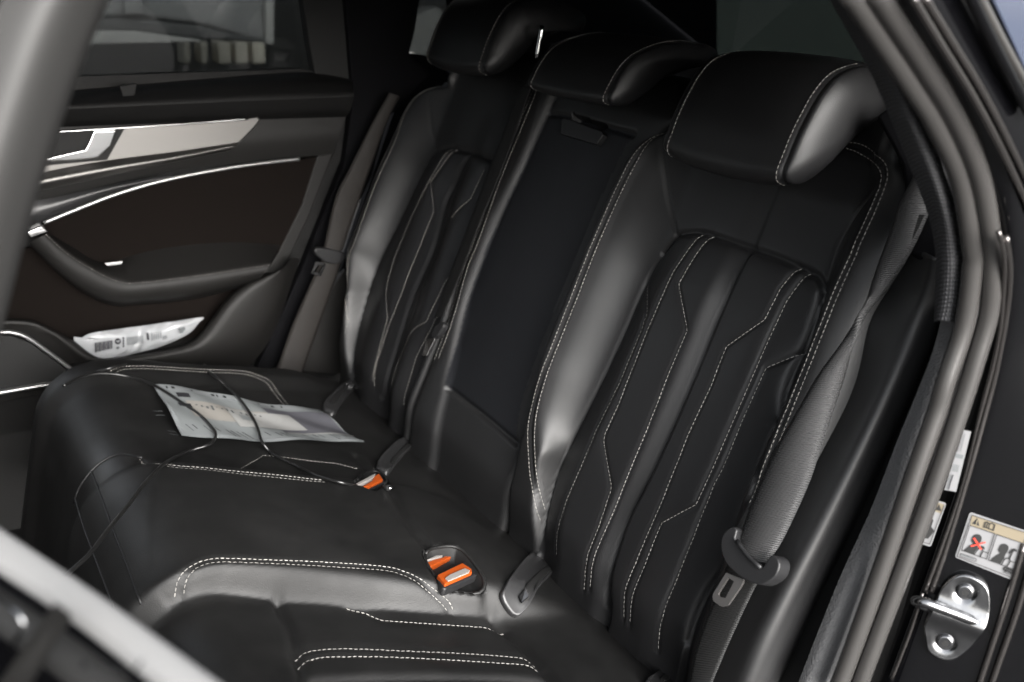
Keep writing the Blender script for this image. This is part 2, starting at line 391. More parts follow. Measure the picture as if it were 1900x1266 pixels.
nb.rails([
    (lambda t: f_out(t)-.085, cst(-.07)), (lambda t: f_out(t)-.055, cst(.02)), (lambda t: f_out(t)-.025, cst(.060)),
    (f_out, kf((0, .05), (.2, .068), (.55, .068), (.66, .05))),
    (f_pr, kf((0, .012), (.45, .016), (.52, .024), (.66, .036))),
    (lambda t: .5*(f_pr(t)+f_D(t)), kf((0, .027), (.45, .027), (.52, .026), (.66, .032))), (lambda t: f_D(t)-.008, kf((0, .025), (.45, .025), (.52, .025), (.66, .031))),
    (lambda t: f_D(t)-.0015, kf((0, .009), (.45, .009), (.52, .022), (.66, .03))), (lambda t: f_D(t)+.006, kf((0, .0125), (.45, .013), (.52, .0225), (.66, .03))),
    (lambda t: f_D(t)+.034, kf((0, .027), (.45, .029), (.52, .026), (.66, .032))), (lambda t: .6*f_pl(t)+.4*f_D(t), kf((0, .028), (.45, .030), (.52, .026), (.66, .032))),
    (f_pl, kf((0, .012), (.45, .014), (.52, .024), (.66, .036))),
    (lambda t: f_in(t)-.016, kf((0, .024), (.08, .034), (.16, .049), (.26, .060), (.6, .058), (.66, .047))),
    (f_in, kf((0, .026), (.08, .040), (.16, .058), (.26, .070), (.6, .068), (.66, .052))), (lambda t: f_edge(t)+.012, kf((0, .024), (.08, .038), (.16, .056), (.26, .0685), (.6, .0665), (.66, .050))),
    (lambda t: f_edge(t)+.022, kf((0, .012), (.1, .026), (.26, .040), (.6, .040))), (lambda t: f_edge(t)+.034, cst(-.06))])
def groove(fd, yt, depth, wd): fd.n = fd.n-depth*np.exp(-(dist(fd.Y, fd.T, yt, wd*4)/wd)**2)
def pillow(fd, lines, h, wd):
    D = np.full(fd.Y.shape, 9.)
    for l in lines: D = np.minimum(D, dist(fd.Y, fd.T, l, wd*3))
    fd.n = fd.n-h*np.exp(-D/wd)
tr = lambda fd, pts, sm_=True: (cat(fd.trace(pts), .004) if sm_ else resample(fd.trace(pts), .004))
L_nb = {k: tr(nb, v, k not in 'ABCEFG') for k, v in dict(A=nbA, B=nbB, C=nbC, E=nbE, F=nbF, G=nbG, D=nb_D, top=nb_top, pl=nb_pl_r[1:], pr=nb_pr, inn=nb_in, in2=nb_in2).items()}
nb_out1 = [(1555, 267), (1598, 275), (1635, 295), (1646, 317), (1644, 339), (1624, 390), (1592, 460), (1587, 474), (1554, 547), (1513, 650), (1480, 732), (1440, 830), (1395, 940)]
nb_out2 = [(1552, 272), (1594, 285), (1622, 303), (1634, 322), (1632, 342), (1613, 390), (1581, 460), (1576, 474), (1543, 547), (1502, 650), (1469, 732), (1429, 830), (1384, 940)]
L_nb['o1'] = tr(nb, nb_out1); L_nb['o2'] = tr(nb, nb_out2)
L_nb['seamL'] = tr(nb, [(1229, 243), (1233, 313), (1242, 376), (1255, 438)])
L_nb['seamR'] = tr(nb, [(1635, 343), (1587, 402), (1554, 457), (1540, 500), (1530, 540)])
pan = np.vstack([L_nb['top'][::1], L_nb['pr'], [[L_nb['pr'][-1][0], -.06], [L_nb['pl'][-1][0], -.06]], L_nb['pl'][::-1]])
inp = inpoly(nb.Y, nb.T, pan)
edge = np.minimum(np.minimum(dist(nb.Y, nb.T, L_nb['top'], .05), dist(nb.Y, nb.T, L_nb['pl'], .05)), dist(nb.Y, nb.T, L_nb['pr'], .05))
nb.n = nb.n+np.where(inp, .007*(1-np.exp(-edge/.008)), 0)
pillow(nb, [L_nb[k] for k in 'ABCEFG'], .0022, .006)
for k in 'ABCEFG': groove(nb, L_nb[k], .0012, .0025)
groove(nb, L_nb['D']-np.array((.0015, 0)), .002, .0025)
for k in ('top', 'pl', 'pr'): groove(nb, L_nb[k], .004, .004)
for a, b in (('inn', 'in2'), ('o1', 'o2')):
    mid = (resample(L_nb[a], 80)+resample(L_nb[b], 80))/2; groove(nb, mid, .0022, .0022); pillow(nb, [mid], .002, .006)
groove(nb, L_nb['seamL'], .0022, .003); groove(nb, L_nb['seamR'], .0016, .0025)
nb.finish()
shoulder_poly = np.vstack([L_nb['seamL'], L_nb['top'], L_nb['seamR'][::-1], [[L_nb['seamR'][0][0], .9], [L_nb['seamL'][0][0], .9]]])
ins = inpoly(nb.Y, nb.T, shoulder_poly) & ~inp
bench = thing('rear_bench', 'black leather car rear bench with white double stitching, pleated backrests and three headrests', 'car seat', (-.2, 0, -.25))
b_ = nb.mesh('backrest', LEATHER, bench, ~inp & ~ins); t1 = bench
p_ = nb.mesh('pleated_panel', LEATHER2, b_, inp)
s_ = nb.mesh('shoulder_panel', LEATHER2, b_, ins)
stitches('stitching', [nb.line(L_nb[k]) for k in 'ABCEFG'], THREAD, b_)
stitches('stitching', [nb.line(L_nb[k]) for k in ('inn', 'in2', 'o1', 'o2')], THREAD, b_)
# ================================================================== CENTRE BACKREST
cb_st = [(987, 166), (955, 245), (920, 331), (880, 442), (858, 500), (828, 606), (806, 668)]
cb_st2 = [(996, 168), (964, 247), (929, 333), (889, 444), (866, 502), (836, 606), (812, 668)]
cb_rg = [(1012, 180), (985, 240), (954, 313), (913, 400), (895, 450), (865, 529), (836, 639), (821, 710), (808, 760), (800, 800)]
cb_pl = [(1030, 185), (1003, 245), (970, 318), (928, 408), (877, 535), (846, 643), (824, 712)]
cb_r = [(1200, 235), (1168, 290), (1132, 350), (1084, 460), (1050, 547), (1006, 658), (972, 768), (957, 822), (945, 880), (950, 950)]
cbf = Field(bE, bN, -.20, .26, -.06, .78, .003, .66, .05, 1.75)
g_st = railf(cb_st2, .05, bE, bN); g_rg = railf(cb_rg, .045, bE, bN); g_pl = railf(cb_pl, .02, bE, bN); g_r = railf(cb_r, .028, bE, bN)
cbf.rails([(lambda t: f_edge(t)+.016, cst(-.07)), (lambda t: f_edge(t)+.026, cst(.018)), (lambda t: f_edge(t)+.036, cst(.028)), (lambda t: .5*(g_r(t)+g_pl(t)), kf((0, .034), (.12, .034), (.2, .036))),
           (lambda t: g_rg(t)-.016, cst(.034)), (lambda t: g_rg(t)-.001, cst(.046)), (g_st, cst(.050)), (lambda t: g_st(t)+.014, cst(.0485)), (lambda t: g_st(t)+.022, cst(.04)), (lambda t: g_st(t)+.030, cst(-.07))])
Lc = {'a': tr(cbf, cb_st), 'b': tr(cbf, cb_st2), 'pl': tr(cbf, cb_pl), 'bot': tr(cbf, [(832, 722), (860, 742), (910, 782), (957, 822)]),
      'top': tr(cbf, [(1022, 212), (1050, 215), (1110, 232), (1175, 250)]), 'r': tr(cbf, [(1170, 255), (1122, 352), (1075, 460), (1040, 547), (997, 658), (963, 768), (957, 822)])}
cpan = np.vstack([Lc['top'], Lc['r'], Lc['bot'][::-1], Lc['pl'][::-1]])
cin = inpoly(cbf.Y, cbf.T, cpan)
groove(cbf, Lc['bot'], .006, .0045); groove(cbf, Lc['top'], .005, .004); groove(cbf, Lc['pl'], .002, .004); groove(cbf, Lc['r'], .001, .004)
mid = (resample(Lc['a'], 80)+resample(Lc['b'], 80))/2; groove(cbf, mid, .002, .0022)
lat = cbf.trace([(1062, 212), (1128, 236), (1112, 250), (1052, 232)])
li = inpoly(cbf.Y, cbf.T, lat); cbf.n = np.where(li, cbf.n-.018, cbf.n)
cbf.finish()
t2 = bench
cf_ = cbf.mesh('backrest', LEATHER, t2, ~cin, label='narrow centre backrest with a plain charcoal panel')
cbf.mesh('centre_panel', CENTRE, cf_, cin)
stitches('stitching', [cbf.line(Lc['a']), cbf.line(Lc['b'])], THREAD, cf_)
prism('release_flap', arr([(1041, 224), (1046, 218), (1116, 243), (1119, 250), (1106, 268), (1040, 249)], lambda q: on_back(q, .045)), -bN*.012, PLASTIC, cf_, .002)
# ================================================================== FAR BACKREST
fb_o = [(836, 134), (792, 147), (758, 184), (725, 258), (692, 331), (652, 442), (639, 474), (631, 547), (640, 621), (655, 658)]
fb_o2 = [(838, 140), (798, 153), (766, 188), (733, 261), (700, 334), (660, 444), (647, 476), (639, 547), (645, 600)]
fb_pl = [(830, 240), (810, 282), (784, 324), (744, 408), (699, 503), (670, 592), (655, 665), (652, 690)]
fb_top = [(795, 303), (810, 284), (825, 277), (840, 275), (880, 285), (905, 294), (930, 303)]
fb_v = [(873, 291), (836, 368), (810, 460), (769, 558), (722, 713), (715, 740)]
fb_a = [(836, 276), (799, 339), (762, 416), (736, 480), (722, 529), (720, 545), (723, 592), (707, 650), (698, 687), (696, 713)]
fb_b = [(845, 277), (803, 339), (809, 394), (784, 457), (762, 510), (725, 606), (703, 673), (699, 717)]
fb_c = [(902, 317), (876, 372), (840, 409)]
fb_e = [(860, 470), (832, 520), (795, 599), (762, 625), (740, 680), (730, 720)]
fb_f = [(850, 530), (815, 590), (777, 662), (753, 754)]
fb = Field(bE, bN, .14, .74, -.06, .80, .0035, .665, .055, 1.75)
h_o = railf(fb_o, .078, bE, bN); h_pl = railf(fb_pl, .014, bE, bN); h_v = railf(fb_v, .018, bE, bN)
fb.rails([(lambda t: g_st(t)+.032, cst(-.07)), (lambda t: g_st(t)+.040, cst(.03)), (lambda t: g_st(t)+.052, cst(.042)), (lambda t: g_st(t)+.075, kf((0, .014), (.45, .016), (.52, .024), (.66, .036))),
          (lambda t: .5*(g_st(t)+.075+h_v(t)), cst(.028)), (h_v, kf((0, .010), (.45, .010), (.52, .022), (.66, .03))), (lambda t: .5*(h_pl(t)+h_v(t)), kf((0, .028), (.45, .030), (.52, .026), (.66, .032))),
          (h_pl, kf((0, .012), (.45, .014), (.52, .024), (.66, .036))), (h_o, kf((0, .026), (.08, .040), (.16, .062), (.26, .073), (.55, .072), (.66, .052))), (lambda t: h_o(max(t, .17))+.022, kf((0, .016), (.1, .034), (.26, .062), (.6, .062))), (lambda t: h_o(max(t, .17))+.05, cst(-.07))])
Lf = {k: tr(fb, v, k not in 'abcef') for k, v in dict(a=fb_a, b=fb_b, c=fb_c, e=fb_e, f=fb_f, v=fb_v, top=fb_top, pl=fb_pl[1:], o=fb_o[:-1], o2=fb_o2, seam=[(795, 170), (797, 210), (803, 250), (810, 282)]).items()}
fpan = np.vstack([Lf['top'][::-1], Lf['pl'], [[Lf['pl'][-1][0], -.06], [g_st(.0)+.075, -.06], [g_st(.2)+.075, .2], [g_st(.5)+.075, .49]]])
fin = inpoly(fb.Y, fb.T, fpan)
edge = np.minimum(dist(fb.Y, fb.T, Lf['top'], .05), dist(fb.Y, fb.T, Lf['pl'], .05))
fb.n = fb.n+np.where(fin, .007*(1-np.exp(-edge/.008)), 0)
pillow(fb, [Lf[k] for k in 'abcef'], .0024, .007)
groove(fb, Lf['v'], .006, .005); groove(fb, Lf['top'], .004, .005); groove(fb, Lf['pl'], .004, .005); groove(fb, Lf['seam'], .002, .003)
mid = (resample(Lf['o'], 80)+resample(Lf['o2'], 80))/2; groove(fb, mid, .002, .003)
fb.finish()
t3 = bench
fbb = fb.mesh('backrest', LEATHER, t3, ~fin)
fbp = fb.mesh('pleated_panel', LEATHER2, fbb, fin)
stitches('stitching', [fb.line(Lf[k]) for k in 'abcef'], THREAD, fbb, wd=.00052)
stitches('stitching', [fb.line(Lf['o']), fb.line(Lf['o2'])], THREAD, fbb, wd=.00052)
# ================================================================== CUSHION
cr_ridge = [(330, 1075), (372, 1041), (405, 1036), (479, 1038), (600, 1045), (711, 1052), (755, 1062), (799, 1087)]
cr_pan = [(320, 1084), (405, 1091), (497, 1106), (589, 1113), (700, 1122), (747, 1124), (858, 1132), (913, 1139)]
cr_far = [(140, 925), (169, 874), (221, 845), (258, 850), (313, 862), (405, 871), (516, 882), (604, 892)]
cr_fo = [(206, 687), (236, 678), (332, 682), (442, 689), (479, 695), (520, 700)]
cu = Field(cE, cN, -.72, .74, -.05, .86, .0034, .50, .078, 1.62)
def mid_rail(pts, n, lo, hi):
    P = arr(pts, lambda q: on_cush(q, n)); t = P@cE; y = P[:, 1]; k = np.polyfit(t, y, 1)
    return lambda q: float(np.polyval(k, min(max(q, lo), hi)))
q_rg = mid_rail([(405, 1036), (479, 1038), (600, 1045), (711, 1052)], .03, .1, .5)
q_pan = mid_rail([(405, 1091), (497, 1106), (589, 1113), (700, 1122), (858, 1132)], .0, .1, .5)
q_far = mid_rail([(313, 862), (405, 871), (516, 882), (604, 892)], .03, .1, .5)
q_fo = mid_rail([(236, 679), (332, 683), (442, 690)], .03, .1, .5)
rear = lambda v, r=.006: kf((.06, r), (.15, v), (.47, v), (.56, v*.75))
cu.rails([(cst(-.70), cst(-.06)), (cst(-.655), rear(.02)), (cst(-.61), rear(.035)), (cst(-.55), rear(.006)), (lambda s: q_pan(s)-.12, rear(.004)),
          (lambda s: q_pan(s)-.012, rear(-.008)), (lambda s: q_pan(s)+.001, rear(-.002)), (lambda s: q_pan(s)*.85+q_rg(s)*.15, rear(.016)), (lambda s: q_pan(s)*.55+q_rg(s)*.45, rear(.0305)), (q_rg, rear(.034)), (lambda s: .5*(q_rg(s)+q_far(s)), rear(.040, .008)), (q_far, rear(.034)),
          (lambda s: q_far(s)+.05, rear(.014)), (lambda s: .5*(q_far(s)+q_fo(s))+.02, rear(.004)), (lambda s: q_fo(s)-.05, rear(.012)), (q_fo, rear(.030)), (lambda s: q_fo(s)+.035, rear(.028)), (lambda s: q_fo(s)+.07, rear(-.01)), (lambda s: q_fo(s)+.085, cst(-.06))])
cs = dict(
    r1=[(330, 1082), (346, 1058), (372, 1039), (405, 1033), (479, 1035), (600, 1041), (711, 1049), (755, 1060), (799, 1084), (836, 1113), (843, 1128)],
    r2=[(346, 1082), (361, 1058), (390, 1041), (430, 1040), (479, 1042), (600, 1049), (707, 1056), (747, 1065), (792, 1091), (828, 1121), (833, 1128)],
    n1=[(551, 1214), (565, 1207), (589, 1202), (620, 1199), (680, 1200), (747, 1203), (860, 1208), (932, 1213), (976, 1218), (996, 1227)],
    n2=[(556, 1229), (570, 1222), (589, 1217), (620, 1214), (711, 1214), (820, 1219), (932, 1226), (979, 1230), (1007, 1240)],
    n3=[(645, 1122), (680, 1133), (711, 1147), (800, 1153), (900, 1160), (938, 1167)],
    f1=[(262, 848), (313, 860), (405, 869), (516, 880), (604, 890)],
    f2=[(266, 853), (313, 864), (405, 873), (516, 885), (604, 894)],
    f3=[(448, 866), (490, 842), (545, 847), (626, 857), (667, 868)],
    o1=[(206, 687), (236, 679), (332, 682), (442, 688), (479, 695), (508, 713), (534, 750)],
    o2=[(212, 692), (240, 684), (332, 687), (440, 693), (473, 699), (501, 716), (526, 750)],
    panf=[(516, 1113), (534, 1154), (549, 1209), (556, 1240), (562, 1266)],
    pane=[(320, 1084), (405, 1091), (497, 1106), (516, 1113), (589, 1113), (700, 1122), (858, 1132), (913, 1139)],
    rs=[(660, 845), (700, 890), (745, 950), (800, 1020)], rs2=[(905, 1110), (913, 1139), (960, 1190), (1010, 1240), (1030, 1266)],
    low=[(575, 1266), (640, 1261), (750, 1258), (850, 1257), (950, 1260), (1010, 1266)],
    edgefar=[(160, 705), (200, 684), (258, 674), (368, 677)])
straight = ('n3', 'f3')
Lu = {k: tr(cu, v, k not in straight) for k, v in cs.items()}
for k in ('rs', 'rs2'): groove(cu, Lu[k], .006, .008)
groove(cu, Lu['pane'], .003, .004); groove(cu, Lu['panf'], .006, .006)
pillow(cu, [Lu[k] for k in ('n1', 'n2', 'n3', 'f3')], .004, .01); groove(cu, Lu['low'], .008, .007)
for a, b in (('r1', 'r2'), ('f1', 'f2'), ('o1', 'o2')):
    mid = (resample(Lu[a], 80)+resample(Lu[b], 80))/2; groove(cu, mid, .0025, .0025); pillow(cu, [mid], .002, .006)
# wells around the buckles
well1 = cu.trace([(783, 1028), (800, 1018), (842, 1012), (858, 1020), (880, 1045), (902, 1080), (900, 1095), (890, 1104), (850, 1099), (824, 1094), (805, 1070)])
well2 = cu.trace([(655, 893), (690, 872), (712, 880), (722, 898), (700, 908), (672, 902)])
for wl in (well1, well2):
    wl = cat(wl, .003, True); wi = inpoly(cu.Y, cu.T, wl); de = dist(cu.Y, cu.T, np.vstack([wl, wl[:1]]), .03)
    cu.n = cu.n-np.where(wi, .020*sm(de, 0, .008), 0)
# soft wrinkles of use
X = cu.Y*11+cu.T*5; cu.n = cu.n+.0007*sm(cu.Y, q_rg(.3)+.01, q_rg(.3)+.06)*np.sin(X*2.3+2*np.sin(cu.T*23))*sm(cu.T, .12, .2)*(1-sm(cu.T, .45, .52))
cu.finish()
tc_ = bench
ca_pan = np.vstack([Lu['pane'][Lu['pane'][:, 1] < Lu['panf'][0][1]+.004], ])
mnear = (cu.Y < -.0) & (cu.T < .5)
c1_ = cu.mesh('seat_cushion', WORN, tc_)
stitches('stitching', [cu.line(Lu[k]) for k in ('r1', 'r2', 'n1', 'n2', 'n3', 'f1', 'f2', 'f3')], THREAD, c1_)
stitches('stitching', [cu.line(Lu[k]) for k in ('o1', 'o2')], THREAD, c1_, wd=.00052)
from mathutils.bvhtree import BVHTree
_bv = BVHTree.FromPolygons([tuple(v) for v in cu.G.reshape(-1, 3)], [tuple(f) for f in grid_faces(*cu.Y.shape)])
def on_seat(q, lift=0.0):
    h = _bv.ray_cast(Vector(CAM), Vector(ray(*q)).normalized())
    return (np.array(h[0])+np.array(h[1])*(lift if h[1].dot(Vector(ray(*q))) < 0 else -lift)) if h[0] else on_cush(q, lift)
for k_, pts_ in enumerate(([(264, 850), (242, 845), (221, 843), (200, 850), (182, 862), (168, 876), (155, 893), (145, 910), (138, 933)], [(170, 876), (185, 915), (203, 966), (236, 1050), (262, 1122)], [(140, 926), (148, 955), (158, 986), (184, 1056), (212, 1130)])):
    q_ = lin(pts_, 24); tube('seam_piping', [on_seat(q, .0004) for q in q_], .0019 if k_ == 0 else .0014, LEATHER2, c1_, seg=8)
# isofix guides in the crease
def draped(name, outline, prof, m, parent):
    """a moulded piece that follows the leather: rings of its outline, each lying on the seat"""
    O = resample(cat(np.array(outline, float), 3.0, True), 65, True); c0_ = O.mean(0); V = []
    for k, h in prof:
        for p in O: V.append(on_seat(tuple(c0_+(p-c0_)*k), h))
    F = grid_faces(len(prof), 64, True); F.append(tuple((len(prof)-1)*64+i for i in range(64)))
    V = np.array(V); f = F[len(F)//2]
    if np.cross(V[f[1]]-V[f[0]], V[f[3]]-V[f[0]])@(CAM-V[f[0]]) < 0: F = [g[::-1] for g in F]
    return mk(name, V, F, m, parent)
def guide(px, slot, m, parent):
    g = draped('anchor_guide', px, [(1.02, -.004), (1.01, .003), (.985, .0075), (.94, .009), (.88, .0085), (.7, .0078), (.5, .0078), (.3, .0078), (.1, .0078)], m, parent)
    draped('guide_slot', slot, [(1.0, .0080), (.97, .0086), (.6, .0088), (.3, .0088), (.1, .0088)], BLACK, g)
    return g
g1 = guide([(926, 1108), (934, 1090), (968, 1044), (998, 1024), (1024, 1036), (1040, 1052), (1022, 1068), (1000, 1090), (972, 1130), (955, 1146), (940, 1135)],
      [(966, 1098), (1000, 1065), (1030, 1048), (1036, 1054), (1012, 1072), (985, 1103), (972, 1118), (962, 1108)], PLASTIC2, tc_)
mk_ = arr([(955, 1110), (966, 1102), (972, 1112), (960, 1120)], lambda q: on_seat(q, .0105)); prism('anchor_bracket', mk_, cN*.002, STEEL, g1)
g2 = guide([(698, 868), (712, 846), (740, 820), (765, 812), (778, 822), (756, 838), (735, 862), (718, 882)],
      [(722, 864), (738, 845), (756, 828), (764, 830), (744, 848), (728, 870)], PLASTIC2, tc_)
g3 = guide([(598, 758), (612, 738), (638, 712), (660, 702), (674, 713), (650, 730), (632, 752), (618, 772)],
      [(608, 752), (624, 734), (646, 714), (658, 714), (636, 732), (620, 756)], PLASTIC2, tc_)
g4 = guide([(1195, 1275), (1215, 1255), (1240, 1245), (1262, 1262), (1240, 1290)], [(1218, 1268), (1238, 1256), (1246, 1262), (1226, 1276)], PLASTIC, tc_)
# ================================================================== HEADRESTS
def headrest(parent, prof_px, yS, yL, bulge=.10, capS=.022, capL=.02, seam_px=None, front=(0, 11), thread=THREAD, label=None):
    pr = cat(arr(prof_px, lambda q: on_y(q, yS))[:, [0, 2]], 72, True) if False else resample(cat(arr(prof_px, lambda q: on_y(q, yS))[:, [0, 2]], .003, True), 97, True)
    c = pr.mean(0); secs = []
    def sec(y, k): secs.append((y, k))
    for k in (.02, .12, .25, .4, .55, .68, .79, .88, .94, .975): sec(yS-.003-capS*(1-k**3.2)**.75, k)
    sec(yS-.0015, .988); sec(yS+.0005, .972); sec(yS+.003, .992)
    for u in np.linspace(0.02, .98, 24): sec(yS+(yL-yS)*u, 1.0+bulge*(1-abs(2*u-1)**2.6))
    sec(yL-.003, .99); sec(yL, .97); sec(yL+.002, .985)
    for k in (.975, .94, .88, .79, .68, .55, .4, .25, .12, .02): sec(yL+.003+capL*(1-k**3.2)**.75, k)
    V = []
    for y, k in secs:
        q = c+(pr-c)*k
        V += [(p[0], y, p[1]) for p in q]
    n = len(pr); F = grid_faces(len(secs), n, True); m_ = len(secs)*n; V = V+[(c[0], secs[0][0], c[1]), (c[0], secs[-1][0], c[1])]
    F += [((i+1) % n, i, m_) for i in range(n)]+[(m_-n+i, m_-n+(i+1) % n, m_+1) for i in range(n)]
    V = np.array(V)
    f = F[len(F)//2]; nn = np.cross(V[f[1]]-V[f[0]], V[f[3]]-V[f[0]])
    cen = np.array([c[0], (yS+yL)/2, c[1]])
    if nn@(V[f[0]]-cen) < 0: F = [g[::-1] for g in F]
    o = mk('headrest', V, F, LEATHER2, parent, label=label)
    lines = []
    for ys_, sgn in ((yS, 1), (yL, -1)):
        a = resample(cat(arr(prof_px[front[0]:front[1]], lambda q: on_y(q, yS))[:, [0, 2]], .003), .003)
        q = c+(a-c)*(1.001+bulge*(1-abs(2*.0075/abs(yL-yS)-1)**2.6))
        P = np.stack([q[:, 0], np.full(len(q), ys_+sgn*.0075), q[:, 1]], 1); d = np.stack([q[:, 0]-c[0], np.zeros(len(q)), q[:, 1]-c[1]], 1)
        d /= np.linalg.norm(d, axis=1)[:, None]; lines.append((P+d*.0006, d))
    stitches('stitching', lines, thread, o)
    return o
prof_n = [(1600, 122), (1570, 130), (1545, 145), (1520, 175), (1500, 210), (1480, 250), (1463, 292), (1453, 318), (1453, 334), (1461, 342), (1472, 344), (1490, 337), (1512, 320), (1540, 290), (1575, 255), (1610, 228), (1645, 212), (1690, 205), (1700, 165), (1655, 130)]
YN = -.447
headrest(t1, prof_n, YN, -.243, capS=.015)
def shift_prof(prof, y0, y1, dx=0, dz=0):
    out = []
    for q in prof:
        P = on_y(q, y0); P[1] = y1; P[0] += dx; P[2] += dz; d = P-CAM; z = d@cF
        out.append((W/2+FPX*(d@cR)/z, H/2-FPX*(d@cU)/z))
    return out
# far headrest: same part, on the far backrest
a = on_y((1463, 342), YN); best = .292; af = on_y((905, 137), best)
prof_f = shift_prof(prof_n, YN, best, af[0]-a[0], af[2]-a[2])
hf = headrest(t3, prof_f, best, best+.215, thread=THREAD)
tube('headrest_post', arr([(1006, 48), (1001, 78), (996, 108)], lambda q: on_y(q, .22)), .004, CHROME, hf)
prof_m = [(1290, 80), (1262, 77), (1230, 82), (1195, 94), (1168, 112), (1148, 138), (1132, 168), (1126, 184), (1131, 193), (1143, 197), (1160, 195), (1185, 178), (1215, 150), (1250, 136), (1285, 125), (1318, 118), (1330, 98), (1315, 84)]
headrest(t2, prof_m, -.085, .122, bulge=.06, capS=.015, front=(0, 10), thread=THREAD)
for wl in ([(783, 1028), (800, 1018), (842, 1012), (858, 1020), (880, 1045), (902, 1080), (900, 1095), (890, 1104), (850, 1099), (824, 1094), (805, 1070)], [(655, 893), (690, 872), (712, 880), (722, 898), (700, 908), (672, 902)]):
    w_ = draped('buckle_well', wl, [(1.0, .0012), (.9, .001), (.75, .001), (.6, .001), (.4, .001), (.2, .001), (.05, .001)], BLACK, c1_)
    O_ = cat(np.array(wl, float), 4.0, True); O_ = np.vstack([O_, O_[:1]]); R_ = np.array([on_seat(tuple(q_), .0003) for q_ in O_[:-1]]); R_ = sum(np.roll(R_, k_, 0) for k_ in range(-5, 6))/11; R_ = np.vstack([R_, R_[:1]]); tube('well_rim', R_, .0026, WORN, c1_, seg=8)
# ================================================================== BELTS
def strap(name, L, R, m, parent, bow=.004, label=None, th=.0012):
    L = cat(L, 120); R = cat(R, 120); K = 9; V = []; uv = []
    s = np.concatenate([[0], np.cumsum(np.linalg.norm(np.diff((L+R)/2, axis=0), axis=1))])
    T = np.gradient((L+R)/2, axis=0)
    for i in range(120):
        nrm = np.cross(R[i]-L[i], T[i]); nrm /= max(np.linalg.norm(nrm), 1e-9)
        if nrm@(CAM-L[i]) < 0: nrm = -nrm
        for k in range(K):
            u = k/(K-1); V.append(L[i]*(1-u)+R[i]*u+nrm*bow*(4*u*(1-u))**.8); uv.append((u*.047, s[i]))
    F = grid_faces(120, K); a, b, c = (np.array(V[F[400][k]]) for k in (0, 1, 3))
    if np.cross(b-a, c-a)@(CAM-a) < 0: F = [f[::-1] for f in F]
    return mk(name, V, F, m, parent, uv=uv, label=label, solid=th)
bb = lambda n: (lambda q: on_back(q, n))
bp0 = lambda pts, n: arr(pts, lambda q: on_back(q, n))
tb = thing('seat_belt', 'grey webbing seat belt twisted beside the near backrest with metal tongue hanging low', 'seat belt', (.0, -.58, .0), 'rear seat belts')
Lp = [((1708, 300), .088), ((1688, 340), .095), ((1668, 380), .10), ((1655, 420), .10), ((1640, 460), .10), ((1622, 510), .105), ((1606, 560), .11), ((1595, 582), .115), ((1558, 640), .120), ((1520, 692), .120), ((1480, 760), .118), ((1440, 830), .114), ((1412, 890), .110), ((1388, 950), .106), ((1370, 1000), .102), ((1358, 1030), .100)]
Rp = [((1782, 288), .080), ((1758, 330), .083), ((1735, 370), .085), ((1718, 410), .085), ((1700, 450), .088), ((1672, 500), .095), ((1640, 545), .102), ((1606, 588), .113), ((1584, 640), .106), ((1568, 700), .104), ((1548, 760), .104), ((1524, 830), .104), ((1504, 890), .104), ((1478, 950), .102), ((1448, 1010), .100), ((1420, 1048), .098)]
strap('belt_webbing', np.array([on_back(q, n) for q, n in Lp]), np.array([on_back(q, n) for q, n in Rp]), WEB, tb, bow=.009)
Lp = [(1352, 1040), (1330, 1100), (1306, 1160), (1290, 1210), (1278, 1275)]
Rp = [(1416, 1062), (1396, 1100), (1372, 1150), (1345, 1210), (1318, 1275)]
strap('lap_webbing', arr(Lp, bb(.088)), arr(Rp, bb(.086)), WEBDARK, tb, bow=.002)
strap('belt_stripe', bp0([(1684, 392), (1670, 425), (1652, 462)], .0985), bp0([(1694, 392), (1680, 425), (1661, 462)], .097), WEBDARK, tb, bow=.0)
strap('belt_stripe', bp0([(1706, 398), (1691, 430), (1672, 466)], .0955), bp0([(1716, 398), (1701, 430), (1681, 466)], .094), WEBDARK, tb, bow=.0)
def bp(pts, n): return arr(pts, bb(n))
tg = prism('tongue_cover', cat(bp([(1337, 1006), (1345, 986), (1360, 977), (1367, 984), (1364, 1003), (1385, 1030), (1411, 1053), (1422, 1042), (1430, 1030), (1442, 1036), (1446, 1050), (1438, 1070), (1418, 1084), (1402, 1084), (1375, 1072), (1350, 1050), (1339, 1028)], .116), .004, True), -bN*.020, PLASTIC, tb, .006)
o1 = [(1347, 1063), (1380, 1076), (1376, 1086), (1350, 1124), (1338, 1126), (1323, 1115), (1322, 1104)]
o2 = [(1351, 1072), (1362, 1079), (1346, 1110), (1334, 1108), (1332, 1102)]
def frame(name, outer, inner, f, ext, m, parent):
    O = resample(arr(outer, f), 41, True); I = resample(arr(inner, f), 41, True)
    k = np.argmin(np.linalg.norm(I-O[0], axis=1)); I = np.roll(I, -k, 0)
    n = len(O); V = np.vstack([O, I, O+ext, I+ext]); F = []
    for i in range(n):
        j = (i+1) % n
        F += [(i, j, n+j, n+i), (2*n+i, 3*n+i, 3*n+j, 2*n+j), (i, 2*n+i, 2*n+j, j), (n+i, n+j, 3*n+j, 3*n+i)]
    return mk(name, V, F, m, parent, smooth=False)
frame('metal_tongue', o1, o2, bb(.108), -bN*.0028, TONGUE, tb)
tube('belt_edge', bp([(1367, 1003), (1388, 1032), (1412, 1054)], .118), .0022, PLASTIC, tb)
